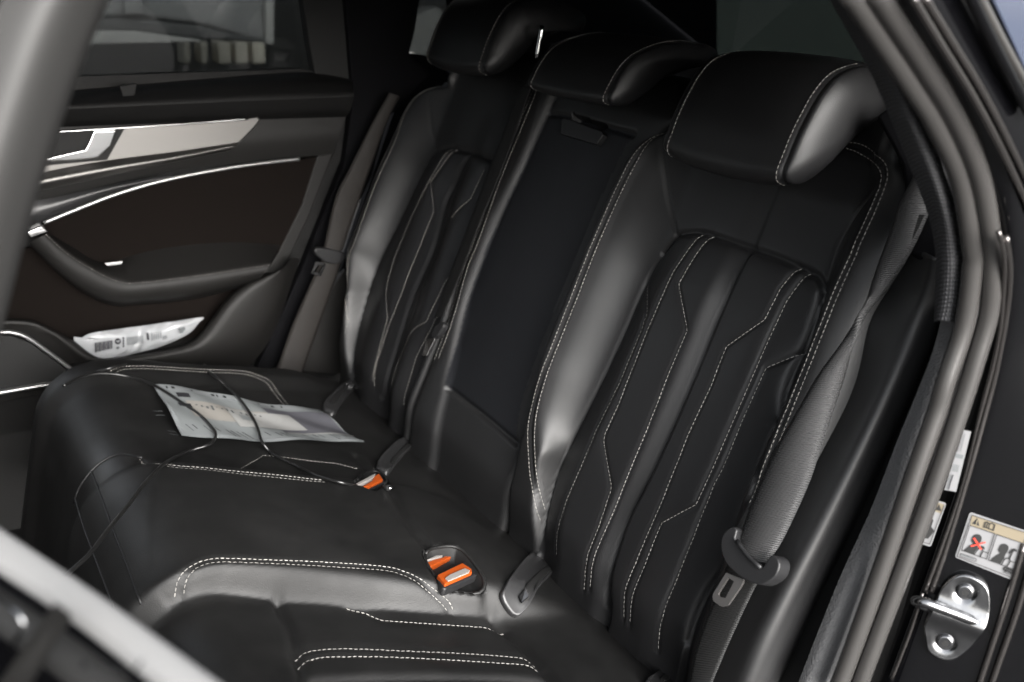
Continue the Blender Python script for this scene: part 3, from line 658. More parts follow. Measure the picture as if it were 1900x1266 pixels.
# far belt
tb2 = thing('seat_belt', 'tan grey seat belt hanging beside the far door pillar', 'seat belt', (-.02, .66, .0), 'rear seat belts')
fy = lambda y: (lambda q: on_y(q, y))
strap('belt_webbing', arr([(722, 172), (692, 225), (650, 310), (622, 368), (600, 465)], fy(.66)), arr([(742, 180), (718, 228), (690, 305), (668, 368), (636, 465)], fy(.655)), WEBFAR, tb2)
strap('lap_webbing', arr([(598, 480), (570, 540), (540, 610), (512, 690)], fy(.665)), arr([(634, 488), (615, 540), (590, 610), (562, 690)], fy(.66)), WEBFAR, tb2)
prism('tongue_cover', cat(arr([(584, 470), (590, 460), (620, 464), (640, 470), (638, 484), (626, 491), (604, 487)], fy(.65)), .004, True), (0, .015, 0), PLASTIC, tb2, .004)
frame('metal_tongue', [(586, 486), (605, 490), (596, 513), (577, 507)], [(590, 492), (600, 494), (592, 508), (582, 504)], fy(.648), np.array((0, .003, 0)), STEEL, tb2)
# centre belt
tb3 = thing('seat_belt', 'dark narrow seat belt running down between far and centre backrests', 'seat belt', (0, .16, .0), 'rear seat belts')
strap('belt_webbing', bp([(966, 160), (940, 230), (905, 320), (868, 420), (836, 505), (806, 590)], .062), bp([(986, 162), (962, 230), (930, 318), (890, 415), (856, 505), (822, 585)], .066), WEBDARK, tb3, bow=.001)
prism('tongue_cover', cat(bp([(803, 612), (812, 600), (821, 597), (823, 604), (816, 616), (808, 625), (800, 625)], .078), .003, True), -bN*.012, PLASTIC, tb3, .003)
prism('metal_tongue', bp([(791, 632), (800, 627), (806, 630), (791, 660), (782, 661)], .074), -bN*.003, CHROME, tb3, .0008)
# ================================================================== BUCKLES
def buckle(label, quad, but, white, th=.012, n=.03, lift=.0):
    t = thing('belt_buckle', label, 'belt buckle', on_cush(quad[0], n), 'orange rear belt buckles')
    f = lambda k: (lambda q: on_cush(q, k))
    prism('housing', arr(quad, f(n)), -cN*th, PLASTIC, t, .004)
    prism('release_button', arr(but, f(n+.004)), -cN*.012, ORANGE, t, .0015)
    prism('button_insert', arr(white, f(n+.0055)), -cN*.006, GREYPL, t, .0008)
    return t
buckle('orange buckle at the back of the pair in the near bench well', [(782, 1042), (788, 1033), (836, 1014), (848, 1018), (852, 1028), (800, 1056), (792, 1056)],
       [(790, 1044), (804, 1038), (822, 1034), (838, 1018), (846, 1020), (849, 1028), (800, 1051)], [(788, 1040), (835, 1019), (820, 1032), (806, 1036)], n=.020)
buckle('orange buckle at the front of the pair, nearer the white bolster stitching', [(808, 1066), (862, 1041), (880, 1055), (886, 1066), (828, 1092), (820, 1090)],
       [(812, 1066), (858, 1044), (876, 1056), (876, 1062), (826, 1084)], [(826, 1072), (834, 1066), (862, 1054), (872, 1058), (870, 1062), (832, 1078)], n=.030)
buckle('single orange buckle beside the far end of the centre seat, by the cable plug', [(655, 900), (692, 877), (708, 880), (716, 894), (690, 908), (668, 906)],
       [(672, 903), (690, 892), (694, 884), (703, 878), (711, 890), (684, 903)], [(657, 899), (697, 878), (694, 885), (682, 892), (668, 899)], n=.026)
# ================================================================== NEAR SIDE: pad, pillar trim, seals, body
pd_a = [(1690, 462), (1655, 520), (1610, 600), (1570, 720), (1500, 860), (1430, 1000), (1350, 1160), (1300, 1270)]
pd_b = [(1722, 477), (1702, 560), (1662, 660), (1603, 790), (1534, 930), (1455, 1085), (1406, 1185), (1371, 1270)]
pd_c = [(1740, 486), (1726, 590), (1692, 670), (1634, 800), (1566, 940), (1490, 1095), (1440, 1195), (1405, 1270)]
pd_d = [(1746, 492), (1735, 600), (1702, 680), (1648, 806), (1580, 946), (1505, 1100), (1456, 1200), (1422, 1270)]
pd_e = [(1747, 500), (1738, 606), (1707, 690), (1656, 812), (1590, 952), (1516, 1106), (1468, 1206), (1436, 1270)]
tp = loft('side_wing', [arr(pd_a, fy(-0.578)), arr(pd_b, fy(-0.632)), arr([(a+3, b) for a, b in pd_c], fy(-0.645)), arr([(a+10, b) for a, b in pd_d], fy(-0.646)), arr([(a+16, b) for a, b in pd_e], fy(-0.620))], LEATHER, bench, 80, 6)
tube('top_piping', [on_y((1690, 462), -.578), on_y((1706, 468), -.605), on_y((1722, 477), -.632), on_y((1743, 486), -.645)], .0026, LEATHER, tp)
tcar = thing('black_car', 'glossy black car with its rear door open, the rear bench showing inside', 'car', (0, 0, -.55))
g_a = [(1744, 520), (1728, 620), (1700, 700), (1640, 830), (1570, 980), (1500, 1120), (1430, 1275)]
g_b = [(1768, 595), (1752, 655), (1726, 722), (1684, 825), (1638, 945), (1575, 1085), (1500, 1275)]
g_c = [(1778, 597), (1770, 660), (1745, 730), (1706, 830), (1662, 945), (1606, 1085), (1540, 1275)]
loft('recess_trim', [arr(g_a, fy(-0.620)), arr(g_b, fy(-0.685))], BLACK, tcar, 60, 4)
loft('pillar_trim', [arr([(q[0]-22, q[1]) for q in g_b], fy(-0.675)), arr(g_b, fy(-0.688)), arr(g_c, fy(-0.698)), arr([(q[0]+16, q[1]) for q in g_c], fy(-0.700))], GRAIN, tcar, 80, 6)
w_l = [(1540, -20), (1588, 60), (1640, 150), (1700, 285), (1740, 400), (1748, 480), (1743, 560), (1737, 596)]
w_m = [(1556, -20), (1606, 60), (1662, 155), (1722, 285), (1758, 400), (1772, 480), (1770, 560), (1763, 596)]
w_r = [(1570, -20), (1620, 55), (1680, 160), (1738, 280), (1774, 390), (1787, 480), (1784, 560), (1778, 598)]
w_0 = [(1528, -20), (1574, 60), (1622, 150), (1680, 290), (1722, 400), (1736, 480), (1734, 560), (1732, 600)]
loft('woven_trim', [arr(w_0, fy(-0.675)), arr(w_l, fy(-0.695)), arr(w_m, fy(-0.708)), arr(w_r, fy(-0.700))], WOVEN, tcar, 90, 5)
s1 = [(1573, -20), (1600, 18), (1660, 108), (1700, 170), (1734, 225), (1782, 331), (1804, 460), (1805, 490), (1789, 603), (1753, 713), (1738, 765), (1690, 900), (1635, 1058), (1568, 1242), (1548, 1290)]
s2 = [(1625, -20), (1648, 18), (1716, 122), (1775, 221), (1819, 331), (1841, 460), (1841, 500), (1834, 584), (1808, 676), (1775, 780), (1723, 929), (1668, 1076), (1605, 1242), (1588, 1290)]
P1 = arr(s1, fy(-0.720)); P2 = arr(s2, fy(-0.732))
tube('door_seal', P1, .0090, RUBBER, tcar, seg=16)
tube('door_seal', P2, .0086, RUBBER, tcar, seg=16)
def mid2(a, b, k=.5): return resample(a, 30)*(1-k)+resample(b, 30)*k
loft('seal_channel', [cat(P1, 40)+np.array((0, .008, 0)), cat(P2, 40)+np.array((0, .014, 0))], BLACK, tcar, 60, 3, smooth_rail=False)
loft('pillar_channel', [cat(arr([(q[0]-18, q[1]) for q in s1], fy(-0.700)), 40), cat(P1, 40)+np.array((0, .008, 0))], BLACK, tcar, 60, 3, smooth_rail=False)
def body(q, off=0.0):
    wgt = float(sm(np.array(q[1]), 380., 800.))
    d = ray(*q); ty = ((-.752-CAM[1])/d[1]); tn = ((PS-CAM)@NS)/(d@NS)
    return CAM+d*((ty*(1-wgt)+tn*wgt)-off)
b0 = [(1636, -20), (1660, 20), (1728, 124), (1788, 224), (1832, 334), (1853, 460), (1853, 500), (1846, 584), (1820, 680), (1787, 785), (1735, 933), (1680, 1080), (1617, 1246), (1600, 1290)]
b1 = [(1678, -20), (1700, 14), (1760, 104), (1818, 200), (1872, 310), (1880, 460), (1878, 500), (1868, 590), (1842, 690), (1812, 790), (1762, 945), (1712, 1090), (1655, 1250), (1640, 1290)]
b2 = [(1760, -20), (1790, 30), (1850, 130), (1905, 230), (1935, 330), (1935, 460), (1930, 520), (1915, 600), (1880, 720), (1850, 830), (1808, 970), (1768, 1100), (1712, 1260), (1700, 1290)]
b3 = [(1960, -20), (1965, 30), (1970, 130), (1985, 230), (1995, 330), (2000, 460), (2000, 560), (2000, 650), (2000, 760), (2000, 860), (1990, 990), (1975, 1110), (1960, 1270), (1955, 1290)]
loft('painted_body', [arr(b0, lambda q: body(q, -.030)), arr(b1, lambda q: body(q, -.004)), arr(b2, lambda q: body(q, 0)), arr(b3, lambda q: body(q, .0))], PAINT, tcar, 90, 6)
# edge lines of the shut face; grey metal tubes stand for sky glints
for pts, r in (([(1852, 430), (1863, 474), (1862, 540), (1851, 640), (1819, 768), (1789, 892), (1745, 1021), (1716, 1098)], .0022),
               ([(1866, 440), (1874, 500), (1868, 580), (1848, 690), (1830, 760), (1800, 870), (1758, 1010), (1728, 1098)], .0028),
               ([(1690, -10), (1745, 81), (1804, 177), (1863, 287), (1915, 400)], .0028), ([(1712, -10), (1768, 81), (1828, 180), (1884, 290), (1930, 390)], .0030),
               ([(1900, 1010), (1870, 1110), (1835, 1215), (1815, 1275)], .003), ([(1912, 1050), (1885, 1140), (1855, 1225), (1838, 1275)], .003),
               ([(1712, 1100), (1690, 1170), (1655, 1260)], .0018)):
    tube('body_seam', arr(pts, lambda q: body(q, .002)), r, GLINTLINE, tcar, seg=10)
GLASSX = mat('quarter_glass', (.05, .06, .09), .04, coat=1)  # opaque pane; the mirrored sky's blue is put into its base colour
prism('side_window', arr([(1828, -30), (1990, -30), (1990, 290), (1925, 180), (1870, 60)], lambda q: body(q, .012)), np.array((.006, .01, 0)), GLASSX, tcar, .002)
tube('window_trim', arr([(1806, -25), (1838, 40), (1876, 112), (1925, 200)], lambda q: body(q, .016)), .0042, ALU, tcar)
tube('window_trim', arr([(1792, -25), (1824, 42), (1862, 118), (1912, 212)], lambda q: body(q, .014)), .0045, PAINT, tcar)
# striker
tst = thing('door_striker', 'shiny zinc door striker loop bolted to the black shut face', 'door striker', on_ns((1775, 1145)))
ol = [(1755, 1078), (1776, 1063), (1798, 1063), (1826, 1078), (1836, 1100), (1836, 1139), (1826, 1163), (1798, 1199), (1762, 1222), (1725, 1208), (1717, 1179), (1715, 1151), (1739, 1100)]
pl = cat(arr(ol, lambda q: on_ns(q, .001)), .003, True)
cen = pl.mean(0); V = []; rings = [(1.0, 0), (1.0, .005), (.965, .0072), (.90, .0068), (.6, .0062), (.3, .006)]
uax = np.cross(NS, (0, 0, 1)); uax /= np.linalg.norm(uax); vax = np.cross(uax, NS)
bl = [on_ns((1790, 1094), 0), on_ns((1753, 1187), 0)]; ra, rb = on_ns((1712, 1120), 0), on_ns((1822, 1160), 0)
def plate_h(p, h):
    for b in bl:
        d = np.linalg.norm(p-b); h += -.0035*math.exp(-(d/.0095)**4)
    ab = rb-ra; u = np.clip((p-ra)@ab/(ab@ab), 0, 1); d = np.linalg.norm(p-ra-u*ab); h += .006*math.exp(-(d/.011)**2)
    return h
n = len(pl); fine = np.linspace(.94, .02, 22); allr = rings[:3]+[(k, .0070) for k in fine]
for i, (k, h) in enumerate(allr):
    for p in pl:
        q = cen+(p-cen)*k; V.append(q+NS*(plate_h(q, h) if i > 2 else h))
F = grid_faces(len(allr), n, True); F.append(tuple((len(allr)-1)*n+i for i in range(n)))
V = np.array(V); f = F[n*8]
if np.cross(V[f[1]]-V[f[0]], V[f[3]]-V[f[0]])@NS < 0: F = [g[::-1] for g in F]
mk('base_plate', V, F, STEEL, tst)
def disc(c, r, h0, h1, m, name, parent, seg=28, bev=.0012, star=False):
    Q = []
    for k in range(seg):
        th = 2*math.pi*k/seg; rr = r*(1-.22*(k % 2)) if star else r
        Q.append(c+NS*h0+rr*(math.cos(th)*uax+math.sin(th)*vax))
    return prism(name, Q, NS*(h1-h0), m, parent, bev)
for b in bl:
    bo = disc(b, .0078, .002, .0085, STEEL, 'bolt', tst, bev=.002)
    disc(b, .0034, .0082, .0088, BLACK, 'bolt_socket', bo, seg=12, bev=None, star=True)
lp = [on_ns((1822, 1160), .004), on_ns((1800, 1150), .010), on_ns((1770, 1138), .016), on_ns((1735, 1125), .021), on_ns((1712, 1117), .022), on_ns((1700, 1115), .017), on_ns((1704, 1119), .010), on_ns((1726, 1128), .004), on_ns((1750, 1136), -.002)]
tube('loop', lp, .0054, STEEL, tst, seg=16, step=.003)
# warning stickers
def sticker(label, outline, m, off=.0025, corner=True):
    P = arr(outline, lambda q: on_ns(q, off))
    return P
LW = mat('sticker_white', (.21, .21, .215), .35); LB = mat('sticker_beige', (.195, .165, .115), .4); LK = mat('sticker_black', (.012, .012, .012), .5); LR = mat('sticker_red', (.65, .05, .03), .5)
def z7(pts): return [(1750+x/7.447, 930+y/7.447) for x, y in pts]
tw = thing('warning_sticker', 'white and beige warning sticker showing two head silhouettes above the striker', 'sticker', on_ns((1840, 1010)), 'stickers in the door shut')
flat = lambda name, pts, m, par, lay, f=on_ns: prism(name, np.array([f(q, .0022+.00035*lay) for q in pts]), -NS*.0003, m, par)
def rnd(c, k):     # cut corners round
    c = np.array(c, float); out = []; n_ = len(c)
    for i in range(n_):
        a, b, d = c[i-1], c[i], c[(i+1) % n_]; u = (a-b)/np.linalg.norm(a-b)*k; v = (d-b)/np.linalg.norm(d-b)*k
        for t in (0, .25, .5, .75, 1): out.append(tuple((1-t)**2*(b+u)+2*t*(1-t)*b+t*t*(b+v)))
    return out
flat('sticker_sheet', rnd(z7([(370, 150), (1185, 425), (985, 1105), (160, 775)]), 5), LW, tw, 0)
flat('header_band', z7([(398, 200), (1150, 440), (1120, 590), (372, 340)]), LB, tw, 1)
def edge_line(name, pts, wd, m, par, lay, closed=False, f=on_ns):
    P = np.array([f(q, .0022+.00035*lay) for q in pts]); V = []; F = []; n_ = len(P)
    for i in range(n_ if closed else n_-1):
        a, b = P[i], P[(i+1) % n_]; t = (b-a)/np.linalg.norm(b-a); s_ = np.cross(t, NS)*wd; k = len(V)
        V += [a-s_-t*wd, a+s_-t*wd, b+s_+t*wd, b-s_+t*wd]; F.append((k, k+1, k+2, k+3))
    V = np.array(V)
    if np.cross(V[1]-V[0], V[3]-V[0])@NS < 0: F = [g[::-1] for g in F]
    return mk(name, V, F, m, par, smooth=False)
TH = .00032
edge_line('border_line', z7([(398, 195), (1165, 445), (968, 1065), (192, 765)]), TH, LK, tw, 3, True)
pa = [(370, 335), (712, 450), (598, 800), (255, 680)]; pb = [(742, 462), (1098, 582), (975, 942), (625, 815)]
for p_ in (pa, pb): edge_line('picture_frame', z7(p_), TH, LK, tw, 3, True)
flat('warning_triangle', z7([(472, 238), (502, 345), (398, 310)]), LK, tw, 2)
edge_line('exclamation_mark', z7([(470, 270), (462, 300)]), .00045, LB, tw, 4); edge_line('exclamation_mark', z7([(460, 314), (458, 322)]), .00045, LB, tw, 4)
edge_line('book_symbol', z7([(582, 298), (610, 292), (642, 318), (675, 305), (715, 335), (692, 405), (655, 388), (630, 385), (600, 365), (565, 362)]), .0005, LK, tw, 3, True)
edge_line('book_symbol', z7([(642, 318), (628, 385)]), .0004, LK, tw, 3); edge_line('book_symbol', z7([(612, 315), (598, 352)]), .0004, LK, tw, 3)
def head(dx, dy):
    return [(x+dx, y+dy) for x, y in [(400, 515), (412, 490), (432, 468), (470, 458), (505, 466), (530, 492), (534, 525), (520, 560), (500, 590), (482, 620), (470, 660), (440, 700), (418, 735), (282, 688), (320, 650), (360, 620), (400, 600), (415, 580), (392, 562), (398, 548), (386, 545)]]
flat('head_silhouette', z7(head(0, 0)), LK, tw, 2); flat('head_silhouette', z7(head(372, 132)), LK, tw, 2)
edge_line('red_cross', z7([(432, 520), (520, 660)]), .0008, LR, tw, 5); edge_line('red_cross', z7([(392, 622), (578, 572)]), .0006, LR, tw, 5)
edge_line('seat_outline', z7([(430, 735), (470, 680), (500, 650), (530, 655), (552, 690), (530, 730), (512, 770)]), .0005, LK, tw, 3); edge_line('seat_outline', z7([(552, 695), (620, 718)]), .0004, LK, tw, 3)
flat('headrest_symbol', z7([(500, 640), (530, 618), (565, 630), (578, 665), (560, 668), (545, 650), (510, 662)]), LK, tw, 3)
edge_line('seat_outline', z7([(805, 880), (850, 800), (885, 790), (918, 800), (928, 830), (905, 870), (880, 905)]), .0005, LK, tw, 3); edge_line('seat_outline', z7([(930, 830), (1000, 855)]), .0004, LK, tw, 3)
edge_line('headrest_symbol', z7([(918, 795), (968, 680)]), .0007, LK, tw, 3); flat('headrest_symbol', z7([(905, 715), (950, 665), (985, 658), (1022, 672), (1018, 705), (990, 690), (960, 695), (918, 732)]), LK, tw, 3)
for k in range(4):
    c0 = (858+k*26, 938+k*9.5)
    edge_line('ring_emblem', z7([(c0[0]+17*math.cos(a), c0[1]+17*math.sin(a)) for a in np.linspace(0, 2*math.pi, 17)[:-1]]), .0003, LK, tw, 3, True)
edge_line('emblem_oval', z7([(838, 925), (860, 912), (940, 940), (965, 960), (968, 985), (945, 998), (860, 968), (836, 950)]), TH, LK, tw, 3, True)
edge_line('part_number_box', z7([(236, 735), (250, 725), (440, 790), (460, 808), (455, 830), (440, 832), (245, 766), (234, 752)]), TH*.8, LK, tw, 3, True)
for k in range(9): edge_line('part_number', z7([(258+k*19, 742+k*6.6), (268+k*19, 746+k*6.6)]), .0005, INKL, tw, 3)
def text(name, body_, q, size, m, par, lay, xdir):
    cu_ = bpy.data.curves.new(name, 'FONT'); cu_.body = body_; cu_.size = 1; tmp = bpy.data.objects.new('tmp', cu_); C.objects.link(tmp)
    dg = bpy.context.evaluated_depsgraph_get(); me = tmp.evaluated_get(dg).to_mesh(); v = np.array([p.co[:] for p in me.vertices]); fc = [tuple(p.vertices) for p in me.polygons]
    tmp.evaluated_get(dg).to_mesh_clear(); bpy.data.objects.remove(tmp); bpy.data.curves.remove(cu_)
    o_ = on_ns(q, .0022+.00035*lay); ex = on_ns((q[0]+xdir[0], q[1]+xdir[1]), .0022+.00035*lay)-o_; ex /= np.linalg.norm(ex); ey = np.cross(NS, ex)
    return mk(name, o_+size*(v[:, :1]*ex+v[:, 1:2]*ey), fc, m, par, smooth=False)
text('maker_word', 'Audi', z7([(826, 990)])[0], .0042, LK, tw, 3, (120, 42))
tv = thing('label_sticker', 'narrow white label with tiny print in the door jamb channel', 'sticker', on_ns((1775, 855)), 'stickers in the door shut')
ob = lambda q, o=0: body(q, .010+o-.0022)
flat('sticker_sheet', [(1788, 798), (1802, 801), (1774, 913), (1752, 909)], LW, tv, 0, ob)
flat('grey_band', [(1774, 842), (1788, 845), (1786, 852), (1771, 849)], INKL, tv, 1, ob)
for k in range(6):
    y = 862+k*2.2; flat('print_block', [(1769-k*.5, y), (1780-k*.5, y+2), (1780-k*.5, y+3.2), (1769-k*.5, y+1.2)], INKL, tv, 1, ob)
edge_line('print_line', [(1785, 806), (1776, 838)], .0004, INK, tv, 2, f=ob); edge_line('print_line', [(1790, 806), (1782, 838)], .0003, INKL, tv, 2, f=ob)
edge_line('print_line', [(1768, 882), (1760, 908)], .0005, INK, tv, 2, f=ob); edge_line('print_line', [(1764, 882), (1757, 906)], .0003, INKL, tv, 2, f=ob)
tv2 = thing('warning_sticker', 'half hidden pale warning sticker behind the outer door seal', 'sticker', on_ns((1735, 970)), 'stickers in the door shut')
ob2 = lambda q, o=0: body(q, .006+o-.0022)
flat('sticker_sheet', rnd([(1736, 928), (1756, 934), (1727, 1015), (1705, 1008)], 4), LW, tv2, 0, ob2)
flat('header_band', [(1738, 932), (1753, 936), (1747, 953), (1731, 948)], LB, tv2, 1, ob2)
flat('warning_triangle', [(1743, 936), (1747, 949), (1736, 946)], LK, tv2, 2, ob2)
flat('head_silhouette', [(1727, 958), (1732, 966), (1728, 978), (1734, 986), (1722, 1000), (1712, 998)], LK, tv2, 2, ob2)
edge_line('border_line', [(1752, 938), (1725, 1010), (1712, 1006)], TH, LK, tv2, 3, f=ob2)
# ================================================================== FAR DOOR
D = lambda pts, y: arr(pts, fy(y))
td = prism('door', D([(-60, 150), (560, 128), (660, 150), (640, 290), (560, 500), (470, 720), (-60, 820)], .745), (0, .03, 0), TRIM, tcar, label='closed far door with aluminium inlay and padded armrest')
ledge_f = [(-60, 206), (138, 201), (400, 189), (648, 179)]
loft('window_ledge', [D([(-60, 178), (133, 166), (368, 146), (564, 131), (652, 146)], .76), D([(-60, 184), (133, 174), (368, 156), (564, 146), (654, 152)], .70), D([(-60, 200), (136, 194), (400, 182), (656, 172)], .672), D([(-60, 208), (138, 202), (400, 190), (657, 180)], .670)], TRIM, td, 40, 5)
loft('upper_panel', [D([(-60, 208), (138, 202), (400, 190), (657, 180)], .672), D([(-60, 228), (125, 222), (400, 211), (650, 205)], .680), D([(-60, 240), (122, 236), (400, 225), (641, 217)], .690)], TRIM, td, 40, 4)
loft('middle_panel', [D([(-60, 240), (122, 236), (400, 225), (641, 217)], .692), D([(-60, 330), (120, 300), (400, 268), (630, 250)], .688), D([(-60, 400), (70, 380), (300, 320), (619, 286)], .70)], TRIMG, td, 40, 5)
edge = D([(105, 245), (300, 233), (460, 221)], .676)
inl = prism('aluminium_inlay', D([(40, 262), (105, 246), (300, 233), (460, 220), (479, 217), (483, 223), (470, 240), (438, 272), (416, 282), (240, 318), (70, 355), (30, 362)], .682), (0, .014, 0), ALU, td, .003)
tube('inlay_edge', edge, .0022, CHROME, td)
loft('inlay_lip', [D([(30, 335), (88, 318), (206, 297), (330, 281), (442, 264)], .681), D([(30, 350), (80, 337), (206, 313), (330, 292), (436, 271)], .668), D([(30, 364), (70, 355), (206, 326), (330, 299), (424, 280)], .676)], ALU, td, 30, 5)
prism('handle_recess', D([(60, 252), (107, 247), (232, 238), (199, 297), (92, 307), (60, 310)], .6795), (0, .004, 0), BLACK, td, .001)
prism('door_handle', D([(173, 243), (217, 241), (206, 272), (182, 293), (150, 297), (92, 300), (60, 303), (60, 295), (92, 292), (158, 277), (166, 262)], .672), (0, .008, 0), CHROME, td, .003)
tube('accent_strip', D([(556, 295), (442, 309), (313, 333), (221, 359), (147, 387), (81, 414)], .674), .0034, SATIN, td, seg=10)
prism('door_insert', D([(556, 297), (592, 290), (575, 350), (545, 430), (516, 470), (400, 480), (190, 500), (120, 470), (75, 430), (81, 414), (147, 388), (221, 361), (313, 336), (442, 312)], .700), (0, .02, 0), SUEDE, td, .002)
prism('rear_trim_strip', D([(589, 289), (619, 284), (570, 410), (536, 480), (480, 600), (440, 640), (400, 640), (460, 560), (518, 466), (560, 380)], .698), (0, .02, 0), TRIMG, td, .003)
loft('gloss_panel', [D([(40, 366), (70, 372), (200, 345), (320, 322)], .69), D([(40, 400), (75, 392), (200, 352), (320, 328)], .684), D([(40, 416), (79, 412), (210, 360), (320, 331)], .69)], PLASTIC2, td, 30, 4)
ar_top = [(85, 430), (129, 455), (190, 487), (260, 470), (332, 457), (430, 450), (520, 455)]
ar_st = [(85, 435), (129, 474), (184, 507), (221, 523), (258, 525), (368, 512), (501, 492)]
ar_m = [(70, 442), (115, 490), (172, 526), (218, 543), (258, 543), (368, 530), (492, 506)]
ar_b = [(55, 452), (111, 507), (166, 544), (214, 560), (258, 558), (368, 546), (483, 516)]
loft('armrest', [D(ar_top, .70), D([(86, 432), (129, 466), (186, 500), (230, 512), (262, 514), (368, 500), (505, 482)], .645), D(ar_st, .632), D(ar_m, .630), D(ar_b, .645), D([(60, 458), (114, 514), (168, 552), (214, 568), (258, 566), (368, 554), (480, 524)], .70)], TRIMG, td, 60, 5)
a_ = cat(D(ar_st, .630), .004); stitches('stitching', [(a_, np.tile((0, -1., 0), (len(a_), 1)))], DIMTHREAD, td)
prism('armrest_tip', D([(48, 431), (77, 419), (92, 431), (56, 443)], .628), (0, .03, 0), CHROME, td, .003)
prism('armrest_switch', D([(194, 489), (228, 485), (226, 491), (200, 494)], .655), (0, .006, 0), SATIN, td, .001)
prism('pocket_back', D([(-60, 470), (60, 460), (214, 566), (450, 530), (380, 620), (190, 670), (110, 640), (-60, 610)], .718), (0, .01, 0), SUEDE, td)
lip_i = [(-40, 590), (40, 592), (74, 599), (136, 632), (166, 654), (199, 663), (295, 650), (350, 636), (376, 614), (416, 560), (453, 527), (500, 505)]
lip_m = [(-40, 600), (38, 600), (86, 612), (128, 640), (160, 664), (200, 672), (300, 661), (365, 645), (400, 622), (440, 575), (480, 535), (524, 500)]
lip_o = [(-40, 612), (30, 612), (90, 628), (130, 655), (160, 674), (200, 684), (300, 680), (380, 672), (430, 650), (480, 610), (510, 560), (540, 480)]
lip_z = [(-40, 760), (30, 740), (90, 730), (130, 720), (160, 715), (200, 710), (300, 705), (380, 700), (440, 690), (480, 660), (515, 600), (556, 480)]
loft('map_pocket', [D(lip_i, .700), D([(a+2, b+3) for a, b in lip_i], .652), D(lip_m, .640), D(lip_o, .650), D(lip_z, .69)], TRIMG, td, 70, 4)
prism('speaker_panel', D([(-60, 622), (22, 624), (55, 636), (140, 698), (125, 708), (-60, 735)], .640), (0, .02, 0), BLACK, td, .002)
tube('speaker_trim', D([(-60, 616), (0, 616), (24, 617), (52, 627), (100, 661), (147, 696)], .634), .0052, SATIN, td, flat=.7)
tube('speaker_trim', D([(-60, 740), (0, 728), (70, 716), (131, 707)], .634), .0062, SATIN, td, flat=.7)
GLASS = bpy.data.materials.new('tinted_glass'); GLASS.use_nodes = True
gt = GLASS.node_tree; gt.nodes.clear(); ou = gt.nodes.new('ShaderNodeOutputMaterial'); mx = gt.nodes.new('ShaderNodeMixShader'); trn = gt.nodes.new('ShaderNodeBsdfTransparent'); gl = gt.nodes.new('ShaderNodeBsdfGlossy')
trn.inputs[0].default_value = (.24, .25, .25, 1); gl.inputs[0].default_value = (.6, .6, .6, 1); gl.inputs['Roughness'].default_value = .03; mx.inputs[0].default_value = .04
gt.links.new(trn.outputs[0], mx.inputs[1]); gt.links.new(gl.outputs[0], mx.inputs[2]); gt.links.new(mx.outputs[0], ou.inputs[0])
prism('window_glass', D([(-200, -260), (520, -260), (560, 0), (588, 145), (-200, 190)], .765), (0, .004, 0), GLASS, td)
prism('window_frame', D([(500, -260), (700, -260), (725, 60), (740, 110), (660, 160), (586, 146), (575, 90), (560, -10)], .735), (0, .03, 0), BLACK, td, .004)
prism('ledge_clip', D([(222, 160), (255, 155), (250, 178), (228, 180)], .668), (0, .01, 0), BLACK, td, .002)
# far pillar and shell
prism('far_pillar_trim', D([(620, -260), (820, -260), (770, 60), (760, 100), (800, 140), (720, 220), (690, 330), (620, 470), (560, 600), (500, 700), (470, 700), (560, 500), (640, 300), (655, 180)], .72), (0, .03, 0), DARKTRIM, tcar, .004)
prism('quarter_frame', D([(735, -60), (1000, -60), (900, 130), (835, 120), (760, 96)], .80), (0, .002, 0), GLASS, tcar)
prism('far_side_panel', D([(560, 690), (600, 560), (640, 500), (700, 700)], .70), (0, .01, 0), TRIMG, tcar, .002)
prism('rear_quarter_trim', arr([(1622, 215), (1665, 185), (1712, 262), (1756, 380), (1756, 492), (1706, 480), (1686, 474), (1680, 420), (1676, 350), (1672, 310), (1652, 270)], lambda q: on_back(q, .072)), -bN*.03, DARKTRIM, tcar, .006)
prism('far_quarter_panel', D([(640, 480), (700, 300), (740, 180), (762, 98), (838, 112), (830, -200), (1330, -300), (1330, 150), (1000, 500), (640, 760), (540, 760)], .80), (0, .02, 0), DARKTRIM, tcar)
box('near_quarter_panel', (.82, -.80, .25), (1.1, .03, 1.5), DARKTRIM, tcar)
box('floor_carpet', (-.9, 0, -.32), (2.4, 1.56, .02), BLACK, tcar)
box('roof_panel', (-.40, .02, .90), (2.3, 1.40, .03), CLOTHROOF, tcar)
box('roof_rail', (-.62, -.70, .848), (2.0, .08, .09), DARKTRIM, tcar, .02)
box('bulkhead', (.40, 0, .20), (.02, 1.44, 1.02), BLACK, tcar, ax=(bN*-1, (0, 1, 0), bE))
box('parcel_shelf', (.66, .02, .615), (.66, 1.44, .02), mat('shelf_cloth', (.030, .034, .040), .9), tcar)
GLASSR = GLASS.copy(); GLASSR.name = 'rear_privacy_glass'; GLASSR.node_tree.nodes['Transparent BSDF'].inputs[0].default_value = (.11, .12, .12, 1)
prism('rear_window', [(.70, -.78, .89), (.70, .79, .89), (1.22, .79, .62), (1.22, -.78, .62)], (.004, 0, .006), GLASSR, tcar)
box('far_sill', (-.9, .78, -.1), (2.6, .04, .5), BLACK, tcar)
box('rear_panel', (1.2, 0, .2), (.03, 1.5, .9), BLACK, tcar)
